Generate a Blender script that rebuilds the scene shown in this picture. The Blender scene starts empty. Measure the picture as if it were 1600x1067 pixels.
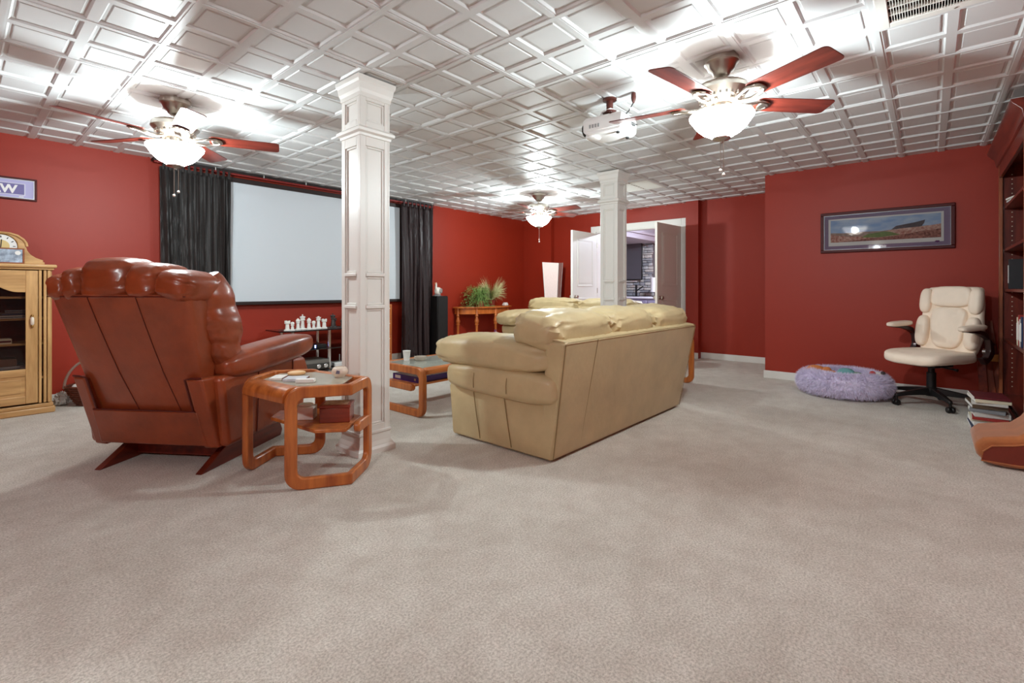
import bpy, bmesh, math, random
from mathutils import Vector, Matrix, noise

random.seed(7)
PI = math.pi
sc = bpy.context.scene
COL = sc.collection

# ------------------------------------------------------------------ camera
F_PX, V0, YAW, HC = 755.0, 452.0, 0.7122, 1.07
HT = 2.443                       # ceiling height
cam_d = bpy.data.cameras.new('camera')
cam = bpy.data.objects.new('camera', cam_d)
COL.objects.link(cam)
cam.location = (0, 0, HC)
cam.rotation_euler = (PI / 2, 0, YAW - PI / 2)
cam_d.sensor_fit = 'HORIZONTAL'
cam_d.sensor_width = 36.0
cam_d.lens = 36.0 * F_PX / 1600
cam_d.shift_y = (V0 - 533.5) / 1600
cam_d.clip_start = 0.05
sc.camera = cam

# ------------------------------------------------------------------ world, exposure
w = bpy.data.worlds.new('world')
sc.world = w
w.use_nodes = True
w.node_tree.nodes['Background'].inputs[0].default_value = (0.8, 0.85, 1, 1)
w.node_tree.nodes['Background'].inputs[1].default_value = 0.15
vs = sc.view_settings
vs.view_transform = 'Standard'
vs.look = 'None'
vs.gamma = 1.0
vs.use_curve_mapping = False
vs.exposure = 1.32
sc.cycles.use_denoising = True
sc.cycles.max_bounces = 10
sc.cycles.diffuse_bounces = 6
sc.cycles.sample_clamp_indirect = 6.0
FAN_W = 41.0                      # watts of each fan's bulb cluster


# ------------------------------------------------------------------ materials
def S(r, g, b):
    def f(c):
        c /= 255.0
        return c / 12.92 if c <= 0.04045 else ((c + 0.055) / 1.055) ** 2.4
    return (f(r), f(g), f(b), 1.0)


MATS = {}


def M(name, rgb, rough=0.5, metal=0.0, spec=0.5, vary=None, bump=None, coat=0.0, sheen=0.0, stretch=None, c2=None,
      trans=0.0, emit=None, alpha=None, ior=1.45):
    """Principled material; vary=(scale, amount) mottles the colour, bump=(scale, strength, distance)."""
    if name in MATS:
        return MATS[name]
    m = bpy.data.materials.new(name)
    m.use_nodes = True
    nt = m.node_tree
    b = nt.nodes['Principled BSDF']
    c = S(*rgb)
    b.inputs['Base Color'].default_value = c
    b.inputs['Roughness'].default_value = rough
    b.inputs['Metallic'].default_value = metal
    b.inputs['Specular IOR Level'].default_value = spec
    b.inputs['Coat Weight'].default_value = coat
    b.inputs['Coat Roughness'].default_value = 0.15
    b.inputs['Sheen Weight'].default_value = sheen
    b.inputs['Transmission Weight'].default_value = trans
    b.inputs['IOR'].default_value = ior
    if emit:
        b.inputs['Emission Color'].default_value = S(*emit[0])
        b.inputs['Emission Strength'].default_value = emit[1]
    tc = nt.nodes.new('ShaderNodeTexCoord')
    mp = nt.nodes.new('ShaderNodeMapping')
    nt.links.new(tc.outputs['Object'], mp.inputs['Vector'])
    if stretch:
        mp.inputs['Scale'].default_value = stretch
    if vary:
        n = nt.nodes.new('ShaderNodeTexNoise')
        n.inputs['Scale'].default_value = vary[0]
        n.inputs['Detail'].default_value = 5
        n.inputs['Roughness'].default_value = 0.6
        nt.links.new(mp.outputs[0], n.inputs['Vector'])
        r = nt.nodes.new('ShaderNodeValToRGB')
        r.color_ramp.elements[0].position = 0.3
        r.color_ramp.elements[1].position = 0.7
        k = vary[1]
        d = S(*c2) if c2 else tuple(x * (1 - k) for x in c[:3]) + (1,)
        r.color_ramp.elements[0].color = d
        r.color_ramp.elements[1].color = tuple(min(1, x * (1 + k * 0.5)) for x in c[:3]) + (1,)
        nt.links.new(n.outputs['Fac'], r.inputs[0])
        nt.links.new(r.outputs[0], b.inputs['Base Color'])
    if bump:
        n2 = nt.nodes.new('ShaderNodeTexNoise')
        n2.inputs['Scale'].default_value = bump[0]
        n2.inputs['Detail'].default_value = 4
        nt.links.new(mp.outputs[0], n2.inputs['Vector'])
        bp = nt.nodes.new('ShaderNodeBump')
        bp.inputs['Strength'].default_value = bump[1]
        bp.inputs['Distance'].default_value = bump[2]
        nt.links.new(n2.outputs['Fac'], bp.inputs['Height'])
        nt.links.new(bp.outputs[0], b.inputs['Normal'])
    MATS[name] = m
    return m


def wood(name, c1, c2, axis='z', rough=0.4, scale=9, coat=0.25):
    st = {'x': (0.12, 1, 1), 'y': (1, 0.12, 1), 'z': (1, 1, 0.12)}[axis]
    return M(name, c1, rough, vary=(scale * 2.2, 0.4), c2=c2, stretch=st, bump=(60, 0.08, 0.002), coat=coat)


def carpet_mat():
    m = bpy.data.materials.new('carpet')
    m.use_nodes = True
    nt = m.node_tree
    b = nt.nodes['Principled BSDF']
    b.inputs['Roughness'].default_value = 0.95
    b.inputs['Specular IOR Level'].default_value = 0.1
    b.inputs['Sheen Weight'].default_value = 0.15
    tc = nt.nodes.new('ShaderNodeTexCoord')

    def nz(scale, detail=3, rough=0.6):
        n = nt.nodes.new('ShaderNodeTexNoise')
        n.inputs['Scale'].default_value = scale
        n.inputs['Detail'].default_value = detail
        n.inputs['Roughness'].default_value = rough
        nt.links.new(tc.outputs['Object'], n.inputs['Vector'])
        return n
    fine, mid, big = nz(120, 3, .75), nz(7, 5, .7), nz(1.6, 3)

    def ramp(src, p0, p1, c0, c1):
        r = nt.nodes.new('ShaderNodeValToRGB')
        r.color_ramp.elements[0].position, r.color_ramp.elements[1].position = p0, p1
        r.color_ramp.elements[0].color, r.color_ramp.elements[1].color = c0, c1
        nt.links.new(src.outputs['Fac'], r.inputs[0])
        return r
    c = ramp(mid, .36, .64, S(226, 217, 206), S(240, 234, 224))
    d = ramp(fine, .36, .62, (.60, .58, .55, 1), (1, 1, 1, 1))
    e = ramp(big, .40, .60, (.90, .89, .88, 1), (1, 1, 1, 1))
    x = nt.nodes.new('ShaderNodeMix'); x.data_type = 'RGBA'; x.blend_type = 'MULTIPLY'; x.inputs[0].default_value = 1
    y = nt.nodes.new('ShaderNodeMix'); y.data_type = 'RGBA'; y.blend_type = 'MULTIPLY'; y.inputs[0].default_value = 1
    nt.links.new(c.outputs[0], x.inputs[6]); nt.links.new(d.outputs[0], x.inputs[7])
    nt.links.new(x.outputs[2], y.inputs[6]); nt.links.new(e.outputs[0], y.inputs[7])
    nt.links.new(y.outputs[2], b.inputs['Base Color'])
    bp = nt.nodes.new('ShaderNodeBump')
    bp.inputs['Strength'].default_value = 0.8
    bp.inputs['Distance'].default_value = 0.009
    nt.links.new(fine.outputs['Fac'], bp.inputs['Height'])
    nt.links.new(bp.outputs[0], b.inputs['Normal'])
    return m


def glow_glass(name, rgb, strength, clear):
    m = bpy.data.materials.new(name)
    m.use_nodes = True
    nt = m.node_tree
    nt.nodes.remove(nt.nodes['Principled BSDF'])
    out = nt.nodes['Material Output']
    t = nt.nodes.new('ShaderNodeBsdfTransparent')
    e = nt.nodes.new('ShaderNodeEmission')
    e.inputs[0].default_value = S(*rgb)
    e.inputs[1].default_value = strength
    mx = nt.nodes.new('ShaderNodeMixShader')
    mx.inputs[0].default_value = 1 - clear
    nt.links.new(t.outputs[0], mx.inputs[1]); nt.links.new(e.outputs[0], mx.inputs[2])
    nt.links.new(mx.outputs[0], out.inputs[0])
    return m


def clear_glass(name, tint=(235, 242, 238), rough=0.03, clear=0.86, dark=False):
    m = bpy.data.materials.new(name)
    m.use_nodes = True
    nt = m.node_tree
    b = nt.nodes['Principled BSDF']
    b.inputs['Base Color'].default_value = (.01, .01, .01, 1) if dark else S(*tint)
    b.inputs['Roughness'].default_value = rough
    t = nt.nodes.new('ShaderNodeBsdfTransparent')
    t.inputs[0].default_value = S(*tint)
    mx = nt.nodes.new('ShaderNodeMixShader')
    mx.inputs[0].default_value = clear
    nt.links.new(b.outputs[0], mx.inputs[1]); nt.links.new(t.outputs[0], mx.inputs[2])
    nt.links.new(mx.outputs[0], nt.nodes['Material Output'].inputs[0])
    return m


RED = M('red_wall_paint', (150, 38, 14), 0.52, bump=(220, 0.06, 0.002), spec=0.5)
WHITE = M('white_trim_paint', (226, 224, 218), 0.38)
CEILW = M('white_ceiling_tile', (212, 213, 213), 0.45)
CREAMD = M('cream_door_paint', (222, 214, 204), 0.4)
CARPET = carpet_mat()
NICKEL = M('brushed_nickel', (190, 182, 172), 0.28, metal=1.0)
CHROME = M('chrome', (220, 220, 222), 0.12, metal=1.0)
BRASS = M('aged_brass', (190, 150, 90), 0.3, metal=1.0)
CHERRY = wood('cherry_blade_wood', (112, 44, 32), (70, 22, 16), 'x', 0.32)
OAK = wood('honey_oak', (190, 112, 52), (150, 74, 28), 'z', 0.36)
OAKX = wood('honey_oak_along_x', (190, 112, 52), (150, 74, 28), 'x', 0.36)
PALEOAK = wood('pale_oak', (198, 156, 104), (168, 124, 74), 'z', 0.42)
PALEOAKX = wood('pale_oak_along_x', (198, 156, 104), (168, 124, 74), 'x', 0.42)
MAHOG = wood('mahogany_bookcase', (112, 38, 22), (72, 20, 12), 'z', 0.35)
MAHOGX = wood('mahogany_along_x', (112, 38, 22), (72, 20, 12), 'x', 0.35)
REDWOOD = wood('reddish_box_wood', (138, 52, 28), (100, 30, 14), 'x', 0.35)
OXBLOOD = M('oxblood_leather', (144, 66, 34), 0.34, vary=(5, 0.3), bump=(16, 0.16, 0.012), coat=0.15)
OXSEAM = M('oxblood_piping', (84, 22, 12), 0.4)
RUNNER = wood('dark_red_runner_wood', (118, 42, 20), (84, 24, 12), 'y', 0.4)
BEIGE = M('beige_leather', (200, 180, 138), 0.42, vary=(4, 0.14), bump=(15, 0.22, 0.014), coat=0.08)
BEIGESEAM = M('beige_seam', (138, 116, 76), 0.6)
CREAM = M('cream_leather', (246, 228, 208), 0.45, vary=(6, 0.06), bump=(30, 0.06, 0.005))
BLACKP = M('black_plastic', (24, 22, 22), 0.4)
BLACKG = M('black_glass', (16, 14, 15), 0.08, coat=0.5)
BLACKF = M('black_speaker_cloth', (26, 22, 22), 0.8, bump=(300, 0.2, 0.002))
SCREENW = M('projection_screen_white', (208, 214, 220), 0.9, spec=0.1)
VELVET = M('black_velvet', (30, 23, 21), 0.55, sheen=0.15, bump=(90, 0.15, 0.004))
VELVETR = M('dark_plum_velvet', (36, 16, 18), 0.45, sheen=0.12, bump=(90, 0.15, 0.004))
GLASS = clear_glass('clear_glass', clear=0.8)
PAPER = M('white_paper', (232, 230, 226), 0.8)
SILVER = M('silver_plastic', (178, 178, 182), 0.35, metal=0.4)


# ------------------------------------------------------------------ mesh builder
class MB:
    def __init__(s):
        s.v, s.f = [], []

    def add(s, vs_, fs):
        o = len(s.v)
        s.v += [tuple(p) for p in vs_]
        s.f += [tuple(i + o for i in f) for f in fs]
        return s

    def box(s, x0, x1, y0, y1, z0, z1, m=None):
        vs_ = [(x, y, z) for z in (z0, z1) for x, y in ((x0, y0), (x1, y0), (x1, y1), (x0, y1))]
        if m:
            vs_ = [m @ Vector(p) for p in vs_]
        return s.add(vs_, [(3, 2, 1, 0), (4, 5, 6, 7), (0, 1, 5, 4), (1, 2, 6, 5), (2, 3, 7, 6), (3, 0, 4, 7)])

    def rings(s, rr, cap=True, closed=False):
        n = len(rr[0])
        vs_ = [p for r in rr for p in r]
        fs = []
        k = len(rr)
        for i in range(k if closed else k - 1):
            a, b = i * n, ((i + 1) % k) * n
            for j in range(n):
                fs.append((a + j, a + (j + 1) % n, b + (j + 1) % n, b + j))
        if cap and not closed:
            fs.append(tuple(range(n - 1, -1, -1)))
            fs.append(tuple((k - 1) * n + j for j in range(n)))
        return s.add(vs_, fs)

    def lathe(s, prof, n=24, c=(0, 0, 0), cap=True):
        return s.rings([[(c[0] + r * math.cos(2 * PI * j / n), c[1] + r * math.sin(2 * PI * j / n), c[2] + z)
                         for j in range(n)] for r, z in prof], cap)

    def prism(s, poly, a0, a1, axis='y', m=None):
        """poly in the two remaining axes: 'y' -> (x,z), 'x' -> (y,z), 'z' -> (x,y)."""
        def P(p, a):
            q = {'y': (p[0], a, p[1]), 'x': (a, p[0], p[1]), 'z': (p[0], p[1], a)}[axis]
            return m @ Vector(q) if m else q
        return s.rings([[P(p, a0) for p in poly], [P(p, a1) for p in poly]])

    def tube(s, path, r, n=10, cap=True, closed=False):
        P = [Vector(p) for p in path]
        R = r if isinstance(r, (list, tuple)) else [r] * len(P)
        rr = []
        up = None
        for i, p in enumerate(P):
            if closed:
                t = (P[(i + 1) % len(P)] - P[i - 1]).normalized()
            else:
                t = (P[min(i + 1, len(P) - 1)] - P[max(i - 1, 0)]).normalized()
            if up is None:
                up = Vector((0, 0, 1)) if abs(t.z) < 0.9 else Vector((1, 0, 0))
            a = (up - t * up.dot(t))
            a = a.normalized() if a.length > 1e-6 else t.orthogonal().normalized()
            up = a
            b = t.cross(a)
            rr.append([p + (a * math.cos(2 * PI * j / n) + b * math.sin(2 * PI * j / n)) * R[i] for j in range(n)])
        return s.rings(rr, cap, closed)

    def pillow(s, c, rad, e1=0.5, e2=0.5, nu=28, nv=16, m=None, warp=None):
        """superellipsoid cushion; e<1 is boxier. warp(Vector)->Vector in unit space."""
        def sp(x, e):
            return math.copysign(abs(x) ** e, x)
        rr = []
        for i in range(nv + 1):
            ph = -PI / 2 + PI * i / nv
            ph = max(-PI / 2 + .02, min(PI / 2 - .02, ph))
            ring = []
            for j in range(nu):
                th = 2 * PI * j / nu
                p = Vector((sp(math.cos(ph), e1) * sp(math.cos(th), e2), sp(math.cos(ph), e1) * sp(math.sin(th), e2),
                            sp(math.sin(ph), e1)))
                if warp:
                    p = warp(p)
                p = Vector((p.x * rad[0], p.y * rad[1], p.z * rad[2]))
                if m:
                    p = m @ p
                ring.append(p + Vector(c))
            rr.append(ring)
        return s.rings(rr)

    def grid(s, fn, nu, nv):
        vs_ = [fn(i / nu, j / nv) for j in range(nv + 1) for i in range(nu + 1)]
        fs = [(j * (nu + 1) + i, j * (nu + 1) + i + 1, (j + 1) * (nu + 1) + i + 1, (j + 1) * (nu + 1) + i)
              for j in range(nv) for i in range(nu)]
        return s.add(vs_, fs)

    def mesh(s, name, mat, smooth=True, angle=40):
        me = bpy.data.meshes.new(name)
        me.from_pydata([tuple(p) for p in s.v], [], s.f)
        bm = bmesh.new()
        bm.from_mesh(me)
        bmesh.ops.recalc_face_normals(bm, faces=bm.faces)
        bm.to_mesh(me)
        bm.free()
        if mat:
            me.materials.append(mat)
        if smooth:
            me.polygons.foreach_set('use_smooth', [True] * len(me.polygons))
            me.set_sharp_from_angle(angle=math.radians(angle))
        return me

    def build(s, name, mat, parent=None, bevel=0, seg=2, sub=0, smooth=True, angle=40, loc=None, solid=0):
        o = bpy.data.objects.new(name, s.mesh(name, mat, smooth, angle))
        COL.objects.link(o)
        if parent:
            o.parent = parent
        if loc:
            o.location = loc
        if solid:
            md = o.modifiers.new('solid', 'SOLIDIFY'); md.thickness = solid; md.offset = 0
        if bevel:
            md = o.modifiers.new('bevel', 'BEVEL'); md.width = bevel; md.segments = seg; md.limit_method = 'ANGLE'
            md.angle_limit = math.radians(35)
        if sub:
            md = o.modifiers.new('sub', 'SUBSURF'); md.levels = sub; md.render_levels = sub
        return o


def tag(o, label, cat, group=None):
    o['label'] = label
    o['category'] = cat
    if group:
        o['group'] = group
    return o


def thing(name, label, cat, loc=(0, 0, 0), rz=0.0, group=None):
    o = bpy.data.objects.new(name, None)
    COL.objects.link(o)
    o.empty_display_size = 0.05
    o.location = loc
    o.rotation_euler = (0, 0, rz)
    return tag(o, label, cat, group)


def struct(name, mb, mat, **k):
    o = mb.build(name, mat, **k)
    o['kind'] = 'structure'
    return o


def kids(o):
    return [c for c in COL.objects if c.parent == o]


def copy_tree(o, parent=None):
    c = o.copy()
    COL.objects.link(c)
    if parent:
        c.parent = parent
    for ch in kids(o):
        copy_tree(ch, c)
    return c


def rot(ax, a):
    return Matrix.Rotation(a, 4, ax)


def tr(x, y, z):
    return Matrix.Translation((x, y, z))


def wob(p, k=1.0, s=1.0, o=0.0):
    return noise.noise(Vector((p[0] * k + o, p[1] * k + o * 1.7, p[2] * k - o))) * s


# ================================================================== THE ROOM
XL, XD, XP, YN, YB, YJ = -2.2, 7.62, 6.44, -0.9, 6.18, 1.506
struct('floor', MB().box(XL - .12, 12.2, YN - .12, 8.2, -0.1, 0), CARPET, smooth=False)
TOPZ = HT + 0.07
wb = struct('wall_back', MB().box(XL - .12, XD + .1, YB, YB + .12, 0, TOPZ), RED, smooth=False)
struct('wall_left', MB().box(XL - .12, XL, YN - .12, YB, 0, TOPZ), RED, smooth=False)
struct('wall_near', MB().box(XL, XP, YN - .12, YN, 0, TOPZ), RED, smooth=False)
struct('wall_right', MB().box(XP, XP + .12, YN - .12, YJ, 0, TOPZ).box(XP + .12, XD + .1, YJ - .12, YJ, 0, TOPZ), RED, smooth=False)
OY0, OY1, OZ = 2.995, 4.56, 2.10
wd = struct('wall_door', MB().box(XD, XD + .12, YJ, OY0, 0, TOPZ).box(XD, XD + .12, OY1, YB + .12, 0, TOPZ)
            .box(XD, XD + .12, OY0, OY1, OZ, TOPZ), RED, smooth=False)
MB().box(XD - .12, XD + .02, 2.69, 2.885, 0, TOPZ - .06).build('pilaster', RED, wd, smooth=False)
MB().box(XD - .10, XD + .02, 5.50, YB + .02, 0, TOPZ - .06).build('corner_chase', RED, wd, smooth=False)
# baseboards
struct('baseboard_right', MB().box(XP - .014, XP, YN, YJ + .014, 0, .092), WHITE, bevel=.004)
struct('baseboard_door', MB().box(XD - .014, XD, YJ, 2.69, 0, .092).box(XD - .134, XD - .12, 2.69, 2.87, 0, .092)
       .box(XD - .014, XD, 4.70, 5.50, 0, .092), WHITE, bevel=.004)
struct('baseboard_back', MB().box(XL, XD - .1, YB - .014, YB, 0, .092), WHITE, bevel=.004)

# ------------------------------------------------------------------ ceiling: coffered 2 ft tiles in a tee grid
ceil = struct('ceiling', MB().box(XL - .12, 12.2, YN - .12, 8.2, HT + .07, HT + .14), CEILW, smooth=False)
T = 0.6096
GX0, GY0 = 1.9914 % T - 5 * T, 2.0418 % T - 3 * T


def tile_mb():
    mb = MB()
    for cx, cy in ((.1524, .1524), (.4572, .1524), (.1524, .4572), (.4572, .4572)):
        prof = [(.1524, 0), (.130, 0), (.121, .011), (.106, .011), (.102, .006), (.097, .006)]
        vs_, fs = [], []
        for r, z in prof:
            vs_ += [(cx - r, cy - r, z), (cx + r, cy - r, z), (cx + r, cy + r, z), (cx - r, cy + r, z)]
        for i in range(len(prof) - 1):
            for j in range(4):
                a, b = i * 4, i * 4 + 4
                fs.append((a + j, b + j, b + (j + 1) % 4, a + (j + 1) % 4))
        k = 4 * (len(prof) - 1)
        fs.append((k + 3, k + 2, k + 1, k))
        mb.add(vs_, fs)
    return mb


def tile_mesh(name='ceiling_tile'):
    me = bpy.data.meshes.new(name)
    t = tile_mb()
    me.from_pydata(t.v, [], t.f)
    me.materials.append(CEILW)
    return me


TILE = tile_mesh()
VENTS = {(2.60, -.397), (5.649, 2.651)}


def place_tile(x0, y0, cl):
    """cl = clip rectangle (xa, xb, ya, yb)."""
    xa, xb, ya, yb = max(x0, cl[0]), min(x0 + T, cl[1]), max(y0, cl[2]), min(y0 + T, cl[3])
    if xb - xa < .01 or yb - ya < .01:
        return
    me = TILE
    if xb - xa < T - .001 or yb - ya < T - .001:
        me = TILE.copy()
        bm = bmesh.new(); bm.from_mesh(me)
        for co, no in (((xa - x0, 0, 0), (-1, 0, 0)), ((xb - x0, 0, 0), (1, 0, 0)), ((0, ya - y0, 0), (0, -1, 0)), ((0, yb - y0, 0), (0, 1, 0))):
            bmesh.ops.bisect_plane(bm, geom=bm.verts[:] + bm.edges[:] + bm.faces[:], plane_co=co, plane_no=no, clear_outer=True)
        bm.to_mesh(me); bm.free()
    o = bpy.data.objects.new('ceiling_tile', me)
    COL.objects.link(o)
    o.parent = ceil
    o.location = (x0, y0, HT)


i = 0
x0 = GX0
while x0 > XL:
    x0 -= T
while x0 < XD:
    y0 = GY0
    while y0 > YN:
        y0 -= T
    while y0 < YB:
        if not any(abs(x0 - a) < .02 and abs(y0 - b) < .02 for a, b in VENTS):
            if x0 + T <= XP or y0 >= YJ:
                place_tile(x0, y0, (XL, XD, YN, YB))
            elif y0 + T <= YJ:
                place_tile(x0, y0, (XL, XP, YN, YB))
            else:
                place_tile(x0, y0, (XL, XD, YJ, YB))
                place_tile(x0, y0, (XL, XP, YN, YJ))
        y0 += T
    x0 += T
x0 = GX0
while x0 > XL + .02:
    x0 -= T
x0 += T
while x0 < XD - .02:
    ya = YN if x0 < XP else YJ
    MB().box(x0 - .012, x0 + .012, ya, YB, HT - .004, HT + .004).build('ceiling_tee_bar', CEILW, ceil, smooth=False)
    x0 += T
y0 = GY0
while y0 > YN + .02:
    y0 -= T
y0 += T
while y0 < YB - .02:
    xb = XD if y0 > YJ else XP
    MB().box(XL, xb, y0 - .012, y0 + .012, HT - .0033, HT + .0047).build('ceiling_tee_bar', CEILW, ceil, smooth=False)
    y0 += T

# ------------------------------------------------------------------ vents in the ceiling
DARKV = M('dark_duct', (62, 36, 28), 0.9)
gv = thing('return_air_grille', 'white return air grille with rows of slots at top right of ceiling', 'vent', (2.6010, -.3966, HT))
g = MB()
for a in ((0.012, .598, .012, .06), (.012, .598, .55, .598), (.012, .06, .06, .55), (.55, .598, .06, .55)):
    g.box(a[0], a[1], a[2], a[3], -.008, .006)
g.build('frame', WHITE, gv, bevel=.003)
MB().box(.02, .59, .02, .59, .03, .034).build('duct_backing', DARKV, gv, smooth=False)
for k in range(1, 6):
    x = .06 + k * .49 / 6
    MB().box(x - .004, x + .004, .06, .55, -.004, .014).build('divider_bar', WHITE, gv, smooth=False)
g = MB()
for k in range(46):
    y = .062 + k * .0106
    g.box(.06, .55, y, y + .0028, -.002, .014)
o = g.build('louvers', WHITE, gv, smooth=False); o['kind'] = 'stuff'
for sx in (.035, .575):
    MB().lathe([(.006, -.008), (.006, -.011), (.002, -.012)], 10, (sx, .30, 0)).build('screw', NICKEL, gv)

cv = thing('ceiling_diffuser', 'square white supply air diffuser in ceiling beyond the far column', 'vent', (5.649, 2.651, HT))
g = MB()
for a in ((0.012, .598, .012, .05), (.012, .598, .56, .598), (.012, .05, .05, .56), (.56, .598, .05, .56)):
    g.box(a[0], a[1], a[2], a[3], -.006, .006)
g.build('frame', WHITE, cv, bevel=.003)
for k in range(7):
    m_ = tr(.10 + k * .068, .305, .006) @ rot('Y', .5)
    MB().box(-.022, .022, -.255, .255, -.0015, .0015, m_).build('slat', WHITE, cv, smooth=False)
MB().box(.05, .56, .295, .315, -.004, .004).build('divider_bar', WHITE, cv, smooth=False)
MB().box(.02, .59, .02, .59, .045, .05).build('duct_backing', M('grey_duct', (96, 98, 98), .8), cv, smooth=False)

# ------------------------------------------------------------------ doorway, casing and the two door leaves
g = MB()
cw = .105
for (ya, yb, za, zb) in ((OY0 - cw, OY0, 0, OZ + cw), (OY1, OY1 + cw, 0, OZ + cw), (OY0, OY1, OZ, OZ + cw)):
    g.box(XD - .02, XD, ya, yb, za, zb)
g.box(XD, XD + .12, OY0 - .005, OY0 + .015, 0, OZ).box(XD, XD + .12, OY1 - .015, OY1 + .005, 0, OZ).box(XD, XD + .12, OY0, OY1, OZ - .015, OZ + .005)
struct('trim_1', g, WHITE, bevel=.004)


def door_leaf(name, hx, hy, ang, side, mat):
    W, H, Th = .765, OZ - .03, .038
    o = struct(name, MB().box(0, W, -Th / 2, Th / 2, .012, H), mat, bevel=.003)
    o.location = (hx, hy, 0)
    o.rotation_euler = (0, 0, ang)
    for (za, zb) in ((1.12, 1.93), (.22, .92)):
        for s in (-1, 1):
            g = MB()
            y0, y1 = s * Th / 2, s * (Th / 2 + .007)
            for (xa, xb, zc, zd) in ((.14, W - .14, za, za + .022), (.14, W - .14, zb - .022, zb), (.14, .162, za, zb), (W - .162, W - .14, za, zb)):
                g.box(xa, xb, min(y0, y1), max(y0, y1), zc, zd)
            g.build('panel_moulding', mat, o, bevel=.004)
            MB().box(.19, W - .19, s * Th / 2 - .0035, s * Th / 2 + .0035, za + .05, zb - .05).build('raised_panel', mat, o, bevel=.003)
    for s in (-1, 1):
        kb = MB().lathe([(.030, 0), (.028, .006), (.010, .008), (.010, .026), (.022, .032), (.028, .044), (.024, .058), (.004, .062)], 18)
        ko = kb.build('knob', NICKEL, o)
        ko.location = (W - .07, s * Th / 2, .945)
        ko.rotation_euler = (-s * PI / 2, 0, 0)
    for z in (.2, 1.05, 1.86):
        MB().tube([(-.006, side * .022, z - .045), (-.006, side * .022, z + .045)], .007, 10).build('hinge', NICKEL, o)
    return o


door_leaf('door_1', XD - .03, OY1 - .012, PI - .02, 1, WHITE)
door_leaf('door_2', XD - .03, OY0 + .012, PI - .08, -1, CREAMD)

# ------------------------------------------------------------------ the room seen through the doorway
struct('wall_far_room_end', MB().box(11.5, 11.62, 1.2, 8.2, 0, TOPZ), RED, smooth=False)
struct('wall_far_room_side', MB().box(XD + .12, 11.5, 8.08, 8.2, 0, TOPZ).box(XD + .12, 11.5, 1.2, 1.32, 0, TOPZ), RED, smooth=False)
struct('trim_2', MB().box(XD + .12, 11.5, 4.86, 6.4, 2.19, 2.30).box(XD + .12, 11.5, 4.80, 6.4, 2.30, 2.36).box(XD + .12, 11.5, 4.86, 6.4, 2.36, HT + .07),
       M('lilac_grey_paint', (186, 178, 186), .5), bevel=.008)
g = MB()
for k in range(6):
    g.box(XD + .12 + k * .62, XD + .135 + k * .62, 1.32, 4.8, HT + .06, HT + .075)
struct('ceiling_far_room', g.box(XD + .12, 11.5, 3.1, 3.12, HT + .06, HT + .075).box(XD + .12, 11.5, 3.72, 3.74, HT + .06, HT + .075)
       .box(XD + .12, 11.5, 4.33, 4.35, HT + .06, HT + .075), M('grey_tee', (190, 194, 200), .5), smooth=False)
STONE = [M('stone_%d' % k, c, .85, vary=(30, .25), bump=(50, .5, .006)) for k, c in enumerate(((196, 196, 194), (172, 174, 176), (208, 204, 196), (150, 152, 156)))]
ch = struct('wall_stone_chimney', MB().box(11.08, 11.5, 5.09, 6.4, 0, TOPZ), M('stone_mortar', (120, 120, 120), .9), smooth=False)
random.seed(3)
z = .86
while z < 2.30:
    h = random.choice((.05, .065, .08))
    y = 5.06 + random.uniform(-.03, .03)
    while y < 5.95:
        wd_ = random.uniform(.10, .26)
        d = random.uniform(.02, .05)
        MB().box(11.08 - d, 11.085, y, y + wd_ - .012, z, z + h - .010).build('stone', random.choice(STONE), ch, bevel=.008, seg=1)
        y += wd_
    z += h
tv = thing('wall_television', 'large dark flat television on grey stone wall seen through doorway', 'television', (10.98, 5.29, 1.30))
MB().box(-.03, .02, 0, 1.55, 0, .92).build('bezel', BLACKP, tv, bevel=.006)
MB().box(-.034, -.030, .012, 1.538, .02, .905).build('screen', M('tv_screen', (86, 80, 86), .12, coat=.6), tv, smooth=False)
fc = thing('low_cabinet', 'grey lilac drawer cabinet under the television beyond the doorway', 'cabinet', (10.35, 4.7, 0))
LIL = M('lilac_cabinet', (138, 132, 156), .45)
MB().box(0, .55, -.35, 1.7, 0, .86).build('body', LIL, fc, bevel=.005)
MB().box(-.03, .58, -.38, 1.73, .86, .90).build('worktop', M('pale_lilac_top', (222, 222, 232), .3), fc, bevel=.006)
for k in range(4):
    dr = MB().box(-.02, 0, -.32 + k * .5, .14 + k * .5, .56, .82).build('drawer', LIL, fc, bevel=.006)
    MB().lathe([(.006, 0), (.006, .012), (.014, .018), (.012, .028), (.002, .03)], 10).build('knob', BLACKP, dr, loc=(-.02, -.09 + k * .5, .69)).rotation_euler = (0, -PI / 2, 0)
    MB().box(-.02, 0, -.32 + k * .5, .14 + k * .5, .06, .52).build('door', LIL, fc, bevel=.006)
tl = thing('table_lamp', 'small lamp with tall white cylinder shade on cabinet beyond doorway', 'lamp', (10.55, 4.75, .90))
MB().lathe([(.09, 0), (.09, .012), (.02, .02), (.02, .12)], 18).build('base', BLACKP, tl)
MB().lathe([(.115, .11), (.115, .44)], 24).build('shade', M('white_shade', (235, 234, 236), .8), tl)
br = thing('black_bracket_stand', 'black metal stand with slanted arm on far cabinet', 'stand', (10.62, 5.27, .90))
MB().box(-.06, .06, -.06, .06, 0, .012).build('foot', BLACKP, br, bevel=.003)
MB().box(-.015, .015, -.02, .02, .012, .28).build('post', BLACKP, br, bevel=.003)
MB().tube([(0, 0, .13), (0, -.17, .235)], .016, 8).build('arm', BLACKP, br)
sh = MB().box(10.99, 11.06, 5.42, 5.95, 1.255, 1.285).build('mantel_ledge', WHITE, bevel=.004)
tag(sh, 'thin white ledge on stone wall under the far television', 'shelf')
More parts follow.
